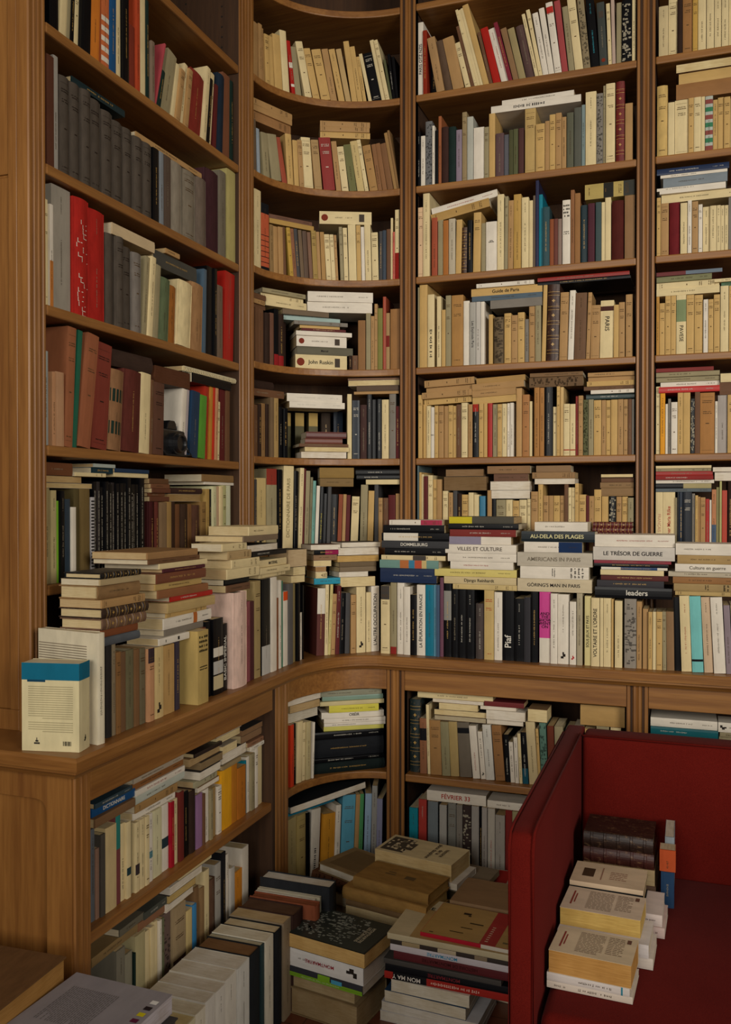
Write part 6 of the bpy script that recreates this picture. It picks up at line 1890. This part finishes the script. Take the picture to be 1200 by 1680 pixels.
# front pile, right (against the sofa arm)
def magazine_cover(b):
    s = b.up; d, h = b.d, b.h
    b.side('cover_picture', [(.002, d - .06, .06, h - .002)], '#a88a58', s, .0004, M_GLOSS)
    cover_text(b, 'PARIS\nFRANCE', '#16140f', .034, d * .80, .023, 90)
def painted_cover(b):
    s = b.up; d, h = b.d, b.h
    b.side('painted_cover', [(.001, d - .001, .001, h * .98)], '#a8874e', s, .0004, M_GLOSS)
    b.side('red_title_band', [(.001, d - .001, h * .60, h * .76)], '#9c1c1c', s, .0008, M_GLOSS)
    g = [(d * .74, d * .8, h * .28, h * .36), (d * .70, d * .73, h * .34, h * .37), (d * .5, d * .53, h * .40, h * .54), (d * .34, d * .36, h * .34, h * .46), (d * .18, d * .2, h * .26, h * .40), (d * .05, d * .07, h * .08, h * .12)]
    b.side('painted_figures', g, '#3a2c20', s, .0009)
    g = [(rng.uniform(.1, .7) * d, 0, h * rng.uniform(.78, .93), 0) for i in range(16)]
    b.side('painted_figures', [(a, a + .008, z, z + .012) for a, _, z, _ in g], '#6a5c40', s, .0009)
    b.side('lettering', [(d * (.08 + i * .06), d * (.08 + i * .06) + .004, h * .64, h * .67) for i in range(8)], '#d0b8a0', s, .0012)
z = pile(-.752, 2.195, 0, [
    ('album', 'white large booklet at the very bottom of the pile touching the sofa arm', .026, .26, .19, '#c8c4c4', '#cfc8bc', dict(yaw=-3, fore=True, group=GF)),
    ('album', 'white booklet second from bottom in the pile touching the sofa arm', .024, .26, .19, '#c4bfc0', '#cfc8bc', dict(yaw=-4, fore=True, dx=.004, group=GF)),
    ('large_paperback', 'cream paperback with blue cover edge, low in the pile touching the sofa arm', .030, .22, .165, '#28425e', '#d2c8b4', dict(yaw=-4, fore=True, dx=.012, group=GF)),
    ('large_paperback', 'white page block below the red and black spine beside the sofa arm', .030, .21, .16, '#d4ccbc', '#d6cebc', dict(yaw=-3, fore=True, dx=.030, group=GF)),
    ('album', 'red and black album with upside-down white hand lettering beside the sofa arm', .019, .335, .22, '#17171a', '#c8bca8', dict(yaw=-1, flip=True, gloss=True, B='0-.66:#a02a22,.93-1:#a02a22', T=('MON MA Y', '#e0d8cc', .66, .98, 'v', .8), dx=.012, group=GF, deco=lambda b: b.patch('lettering', b.glyphs(0, b.h * .25, b.h * .62, .009, True), '#d8b0a0'))),
    ('album', 'black album with upside-down red title beside the sofa arm', .018, .325, .22, '#141519', '#c8bca8', dict(yaw=-1, flip=True, gloss=True, T=('MONTMARTRE', '#7a2a30', .35, .68, 'v', .7), dx=.014, group=GF)),
    ('album', 'dark grey album above the black one beside the sofa arm', .013, .31, .21, '#4a4642', '#b8ac98', dict(yaw=-2, dx=.010, group=GF)),
    ('album', 'dull maroon album in the pile beside the sofa arm', .023, .30, .21, '#5c2024', '#b8a488', dict(yaw=-2, dx=.036, dy=.004, group=GF, flip=True, T=('HISTOIRE DE MONTMARTRE', '#3a1818', .2, .8, 'v', .5))),
    ('album', 'white album with upside-down light blue title beside the sofa arm', .016, .31, .21, '#c8c0c4', '#d0c8c0', dict(yaw=-2, dx=.028, flip=True, gloss=True, T=('MONTMARTRE', '#3c8cb0', .42, .68, 'v', .75), group=GF)),
    ('album', 'thin album with dark photographic edge below the large cream album', .011, .32, .215, '#3c3430', '#988c78', dict(yaw=-2, dx=.028, gloss=True, group=GF, B='.1-.25:#a08c68,.4-.55:#b8a88c,.7-.8:#8a7860')),
    ('album', 'large cream album titled for the city and country, near the top of right floor pile', .015, .33, .225, '#c0b290', '#c4b898', dict(yaw=-2, dx=.020, group=GF, deco=magazine_cover)),
    ('album', 'painted-cover booklet with red spine on top of right floor pile', .010, .26, .185, '#b02030', '#c8bca8', dict(yaw=-4, dx=.105, dy=.012, group=GF, B='.62-1:#c8c0b0', gloss=True, deco=painted_cover))])
# middle brown pile
def fillers(x, y, n, L, d, who, t=.034):
    out = []
    for i in range(n):
        c = ['#7a6248', '#c8bca0', '#5a4030', '#a89470', '#8a8070', '#4a3a30'][(i + len(who)) % 6]
        out.append(('paperback', '%s book, %s from the floor, %s' % (cname(c), ordinal(i + 1), who), t, L - .01 * (i % 2), d, c, '#c0ac84', dict(fore=bool(i % 2), yaw=rng.uniform(-4, 2) - 8, dx=.01 * (i % 2), group=GF)))
    return out
def tooled(b):
    b.side('tooled_ornament', [(b.d * .45, b.d * .6, b.h * .55, b.h * .68), (b.d * .5, b.d * .54, b.h * .28, b.h * .42), (b.d * .6, b.d * .64, b.h * .3, b.h * .4)], '#5c4a30', b.up, .0004)
pile(-.930, 2.382, 0, fillers(0, 0, 6, .25, .13, 'middle brown floor pile', .032) + [
    ('hardcover_book', 'brown decorated hardcover under the two tan volumes in the middle floor pile', .016, .26, .15, '#6a5236', '#a08860', dict(yaw=-11, hard=True, dx=.01, group=GF)),
    ('hardcover_book', 'tan leatherette volume, lower of two on top of the middle floor pile', .034, .268, .140, '#94703c', '#b09058', dict(yaw=-11, hard=True, dx=.0, dy=0, group=GF)),
    ('hardcover_book', 'tan volume with worn stamped cover, topmost of the middle floor pile', .030, .240, .135, '#8c6a38', '#a88850', dict(yaw=-11, hard=True, dx=.030, dy=.006, group=GF, deco=tooled))])
# back pile with the cream thick paperback
def story_cover(b):
    s = b.up; d, h = b.d, b.h
    b.side('cover_drawing', [(d * .12, d * .9, h * .04, h * .34), (d * .3, d * .7, h * .34, h * .40)], '#4a4238', s, .0004)
    g = [(rng.uniform(.1, .8) * d, 0, rng.uniform(.05, .33) * h, 0) for i in range(26)]
    b.side('cover_drawing', [(a, a + rng.uniform(.006, .016), z, z + rng.uniform(.004, .014)) for a, _, z, _ in g], '#c8b898', s, .0008)
    cover_text(b, 'histoire\nde la\nplace dauphine', '#3a2c24', h * .72, d * .5, .019, 0)
pile(-.891, 2.552, 0, fillers(0, 0, 6, .23, .13, 'back floor pile near the cabinets', .036) + [
    ('album', 'large grey-brown album with small photograph under the cream paperback', .016, .29, .17, '#7a6c58', '#a89c80', dict(yaw=-8, dx=.045, dy=-.005, group=GF, deco=lambda b: b.side('cover_photograph', [(b.d * .45, b.d * .9, b.h * .3, b.h * .62)], '#2c2a26', b.up, .0004))),
    ('paperback', 'white paperback just below the thick cream one in the back floor pile', .018, .255, .14, '#c8c0b4', '#ccc4b8', dict(yaw=-10, fore=True, dx=.02, dy=-.02, group=GF)),
    ('large_paperback', 'thick cream paperback with drawing and brown title on top of back floor pile', .048, .252, .135, '#c8b890', '#c8b080', dict(yaw=-10, fore=True, dx=.004, dy=-.012, group=GF, deco=story_cover))])
# brown pile by the arm
pile(-.622, 2.405, 0, fillers(0, 0, 5, .19, .16, 'brown floor pile against the sofa arm', .030) + [
    ('paperback', 'brown paper-bound book, fourth below the top of pile by the sofa arm', .022, .19, .165, '#7a6044', '#96805c', dict(yaw=-3, fore=True, group=GF)),
    ('paperback', 'brown paper-bound book, third below the top of pile by the sofa arm', .022, .19, .165, '#7c6448', '#8c7452', dict(yaw=-4, fore=True, dx=.003, group=GF)),
    ('paperback', 'brown paper-bound book, second below the top of pile by the sofa arm', .020, .19, .165, '#745c42', '#90785a', dict(yaw=-3, fore=True, group=GF)),
    ('paperback', 'plain brown wrapped book on top of the pile by the sofa arm', .026, .188, .165, '#8a6c4c', '#8c6e4e', dict(yaw=-4, dx=.002, group=GF))])
pile(-.615, 2.590, 0, fillers(0, 0, 5, .20, .14, 'low pile between sofa and cabinet', .034) + [
    ('large_paperback', 'white booklet with dark oval picture behind the brown pile by the sofa', .020, .215, .15, '#b8ac98', '#c8bca8', dict(yaw=-3, group=GF, deco=lambda b: b.side('oval_picture', [(b.d * .38, b.d * .72, b.h * .36, b.h * .72), (b.d * .46, b.d * .64, b.h * .30, b.h * .78)], '#3c342a', b.up, .0004))),
    ('large_paperback', 'red and white illustrated book at the back, beside the sofa arm and cabinet', .014, .16, .10, '#b8b0a0', '#c0b4a0', dict(yaw=2, dx=.05, dy=.055, group=GF, deco=lambda b: (b.side('red_panel', [(.004, b.d - .004, .002, b.h * .35)], '#a02420', b.up, .0004), b.side('cover_drawing', [(b.d * .3, b.d * .7, b.h * .5, b.h * .8)], '#3c3a38', b.up, .0004))))])
# far left floor pile
pile(-1.068, 2.478, 0, fillers(0, 0, 5, .20, .15, 'far floor pile below the corner cabinet', .038) + [
    ('hardcover_book', 'ornate brown hardcover with stamped pattern in the far floor pile', .042, .20, .155, '#5c3a26', '#7a5c40', dict(yaw=-16, hard=True, group=GF, deco=lambda b: b.special('mottle'))),
    ('hardcover_book', 'worn tan hardcover with white pages on top of the far floor pile', .026, .168, .165, '#806a48', '#c8c0b0', dict(yaw=-22, hard=True, fore=True, dx=.022, dy=.004, group=GF, deco=lambda b: b.side('cover_frame', [(b.d * .12, b.d * .88, b.h * .14, b.h * .86)], '#6a5638', b.up, .0004)))])
# ------------------------------------------------------------------ books on the sofa seat
GS = 'books lying along the sofa arm'; SZT = .4378
def blurb(b):
    s = b.up; d, h = b.d, b.h
    b.side('printed_blurb', print_block(d * .12, d * .9, h * .30, h * .62, 15) + print_block(d * .12, d * .8, h * .66, h * .86, 11), '#86705c', s)
    b.side('printed_title', [(d * .2, d * .8, h * .10, h * .12), (d * .3, d * .7, h * .14, h * .155)], '#8c3c34', s)
    b.side('publisher_mark', [(d * .1, d * .25, h * .88, h * .93)], '#6a4a3c', s)
pile(-.248, 1.688, SZT, [
    ('paperback', 'slim white paperback at the bottom of the nearest pile on the sofa', .013, .155, .108, '#d2c4b4', '#d0c4b0', dict(yaw=-3, flip=True, M='v', group=GS)),
    ('paperback', 'slim white paperback with blue dot, second up in nearest sofa pile', .015, .150, .106, '#d2c8c0', '#d0c4b0', dict(yaw=-4, flip=True, M='v', B='.08-.10:#2c7c90', group=GS)),
    ('paperback', 'thick paperback showing tan page edges, top of the nearest sofa pile', .042, .150, .105, '#d0bc9c', '#c09050', dict(yaw=-4, fore=True, dx=.003, group=GS, deco=blurb))])
pile(-.247, 1.822, SZT, [
    ('paperback', 'white paperback at the bottom of the second pile on the sofa', .022, .178, .11, '#d0c4b8', '#d0c4b0', dict(yaw=-2, dx=.006, group=GS, M='v')),
    ('paperback', 'white paperback with upside-down title in the second pile on the sofa', .026, .176, .11, '#d4ccc8', '#d0c4b0', dict(yaw=-3, flip=True, dx=.0, group=GS, M='v')),
    ('paperback', 'thick cream paperback with yellowed page edges, top of second sofa pile', .036, .158, .11, '#cdb8a0', '#c8a860', dict(yaw=-3, fore=True, dx=.002, dy=.022, group=GS, deco=blurb))])
pile(-.240, 1.962, SZT, [
    ('paperback', 'pale pink paperback at the bottom of the third pile on the sofa', .022, .195, .118, '#c8b0a8', '#ccc0b0', dict(yaw=-2, M='v', group=GS)),
    ('paperback', 'white paperback second from bottom in third sofa pile', .024, .190, .118, '#d0c0b8', '#ccc0b0', dict(yaw=-1, M='v', group=GS)),
    ('leather_bound_book', 'black bound volume below the cream-covered book in third sofa pile', .036, .152, .118, '#14181a', '#a08c6c', dict(yaw=-2, hard=True, M='gv', group=GS)),
    ('paperback', 'cream booklet with dark square picture, top of the third sofa pile', .010, .152, .112, '#ccb496', '#c8b490', dict(yaw=-2, group=GS, deco=lambda b: (b.side('square_picture', [(b.d * .3, b.d * .7, b.h * .14, b.h * .30)], '#4a3626', b.up), b.side('printed_title', [(b.d * .2, b.d * .8, b.h * .40, b.h * .415)] + print_block(b.d * .3, b.d * .7, b.h * .52, b.h * .75, 5), '#96705c', b.up))))])
pile(-.228, 2.120, SZT, [
    ('paperback', 'brown book at the bottom of the farthest pile on the sofa', .040, .160, .13, '#5a4434', '#a08c6c', dict(yaw=-2, group=GS)),
    ('paperback', 'tan book second from bottom in the farthest sofa pile', .036, .158, .13, '#8a7050', '#b09c78', dict(yaw=-1, fore=True, group=GS)),
    ('leather_bound_book', 'dark red leather volume with gilt bands in the farthest sofa pile', .034, .156, .125, '#3c1a14', '#8c7454', dict(yaw=-2, lea=True, group=GS)),
    ('leather_bound_book', 'dark brown leather volume on top of the farthest sofa pile', .034, .154, .125, '#2a1a14', '#8c7454', dict(yaw=-1, lea=True, group=GS))])
for (dx, t, h, d, c, z, lab) in ((.0, .028, .080, .045, '#1c3a5a', SZT, 'small dark blue book standing at the end of the third sofa pile'), (.0, .034, .048, .045, '#b04a20', SZT + .0812, 'small orange book on the dark blue one at the sofa pile end')): 
    b = Book('pocket_book', t, h, d, c, pages='#b8a488'); b.marks('v'); stand(b, -.043, 2.11, z, 0); tag(b.root, lab, 'book', GS)
b = Book('paperback', .020, .138, .12, '#8a9298', pages='#c8beb0'); stand(b, -.040, 2.17, SZT, 0); tag(b.root, 'pale grey-blue paperback standing behind the orange book on the sofa', 'book', GS)
# ------------------------------------------------------------------ low table with big books, near left
tb = empty('low_table', 'low dark wooden table under the big books at the lower left', 'table', (-1.15, 1.08, 0)); A = At(tb)
m = MB(); m.box(-1.50, -.80, .80, 1.43, .345, .375); A(m, 'table_top', W_X, bevel=.006)
for x in (-1.46, -.84):
    for y in (.84, 1.38): m = MB(); m.box(x - .02, x + .02, y - .02, y + .02, 0, .345); A(m, 'leg', W_V)
def grey_cover(b):
    s = b.up; d, h = b.d, b.h
    b.side('cover_photograph', [(d * .08, d * .50, h * .62, h * .97)], '#4a4848', s, .0004, M_GLOSS)
    b.side('cover_photograph', [(d * .12, d * .46, h * .70, h * .80)], '#76747a', s, .0007, M_GLOSS)
    b.side('printed_blurb', print_block(d * .14, d * .62, h * .14, h * .50, 22), '#6a6464', s)
    for i, c in enumerate(('#d8d4d0', '#2a2022', '#c8b81c', '#5a1c38', '#2a2428', '#2a8aa0')):
        b.side('colour_tab', [(d * .90, d * .965, h * (.10 + i * .066), h * (.10 + i * .066) + .011)], c, s, .0006)
# big books: spine towards -X, heads away from the camera
def flat(b, x, y, z, yaw): # corner far left; book length runs towards -Y, spine on the left
    b.root.matrix_world = Matrix.Translation((x, y, z + b.t / 2 + .0004)) @ Matrix.Rotation(R(yaw - 90), 4, 'Z') @ Matrix.Rotation(math.pi / 2, 4, 'Y'); b.up = -1; return b
b = flat(Book('album', .040, .29, .225, '#3a3634', hard=True, pages='#5a5450'), -1.090, 1.400, .3755, 0); tag(b.root, 'dark patterned album lying under the big grey one on the low table', 'book')
b = Book('album', .034, .30, .215, '#8a8488', gloss=True, pages='#b8b0b4')
b = flat(b, -1.096, 1.413, .4165, -1.5); grey_cover(b); tag(b.root, 'big grey album with a line of colour tabs on its back cover, lower left', 'book')
b = flat(Book('album', .050, .31, .25, '#4a3a2c', hard=True, pages='#a08868'), -1.352, 1.398, .3755, 2); tag(b.root, 'dark album lying under the big brown one on the low table', 'book')
b = flat(Book('album', .060, .32, .255, '#6a4a2c', hard=True, pages='#a87c44'), -1.360, 1.383, .4265, 3)
b.side('dark_lettering', [(b.d * .30, b.d * .62, b.h * .42, b.h * .46), (b.d * .26, b.d * .40, b.h * .48, b.h * .52), (b.d * .5, b.d * .66, b.h * .36, b.h * .40), (b.d * .3, b.d * .5, b.h * .56, b.h * .6)], '#1c2220', b.up, .0006)
b.side('pale_sticker', [(b.d * .02, b.d * .30, b.h * .02, b.h * .14)], '#b8945c', b.up, .0006)
tag(b.root, 'big brown worn hardcover with dark lettering on the low table, lower left corner', 'book')
# ------------------------------------------------------------------ black camera among the books
cz = LVL[5]
fc = empty('film_camera', 'small black film camera standing before the books on the fourth shelf of left bookcase', 'camera', (XL - .032, 2.165, cz)); A = At(fc)
m = MB(); m.box(XL - .058, XL - .012, 2.10, 2.225, cz, cz + .075); A(m, 'body', M_BLACK, bevel=.008, seg=3)
m = MB(); m.rings([[(XL - .012 + dx, 2.165 + r * math.cos(a), cz + .036 + r * math.sin(a)) for a in [k * math.pi / 10 for k in range(20)]] for dx, r in ((0, .030), (.012, .030), (.013, .026), (.026, .026), (.026, .020), (.020, .018))]); A(m, 'lens', M_BLACK, smooth=False)
m = MB(); m.rings([[(x, y, z) for x, y in ((XL - .052, 2.145 - e), (XL - .018, 2.145 - e), (XL - .018, 2.185 + e), (XL - .052, 2.185 + e))] for z, e in ((cz + .0752, .006), (cz + .092, .0), (cz + .100, -.008))]); A(m, 'viewfinder', M_BLACK, bevel=.002)
for y, r in ((2.118, .011), (2.208, .009)):
    m = MB(); m.rings([[(XL - .035 + r * math.cos(a), y + r * math.sin(a), z) for a in [k * math.pi / 6 for k in range(12)]] for z in (cz + .0752, cz + .087)]); A(m, 'dial', M_BLACK)
m = MB(); m.tube([(XL - .030, 2.226, cz + .06), (XL - .02, 2.24, cz + .03), (XL - .01, 2.25, cz + .006), (XL - .012, 2.215, cz + .004), (XL - .006, 2.17, cz + .004), (XL - .010, 2.12, cz + .004), (XL - .02, 2.095, cz + .03), (XL - .030, 2.099, cz + .06)], .004, 6); A(m, 'strap', M_BLACK, smooth=True)
# real text becomes plain meshes
dg = bpy.context.evaluated_depsgraph_get()
for o in [o for o in bpy.data.objects if o.type == 'FONT']:
    me = bpy.data.meshes.new_from_object(o.evaluated_get(dg)); nm = o.name.split('.')[0]
    n = bpy.data.objects.new(nm, me); COL.objects.link(n); n.parent = o.parent; n.matrix_local = o.matrix_local.copy(); n.color = o.color
    if not me.materials: me.materials.append(M_INK)
    bpy.data.objects.remove(o)
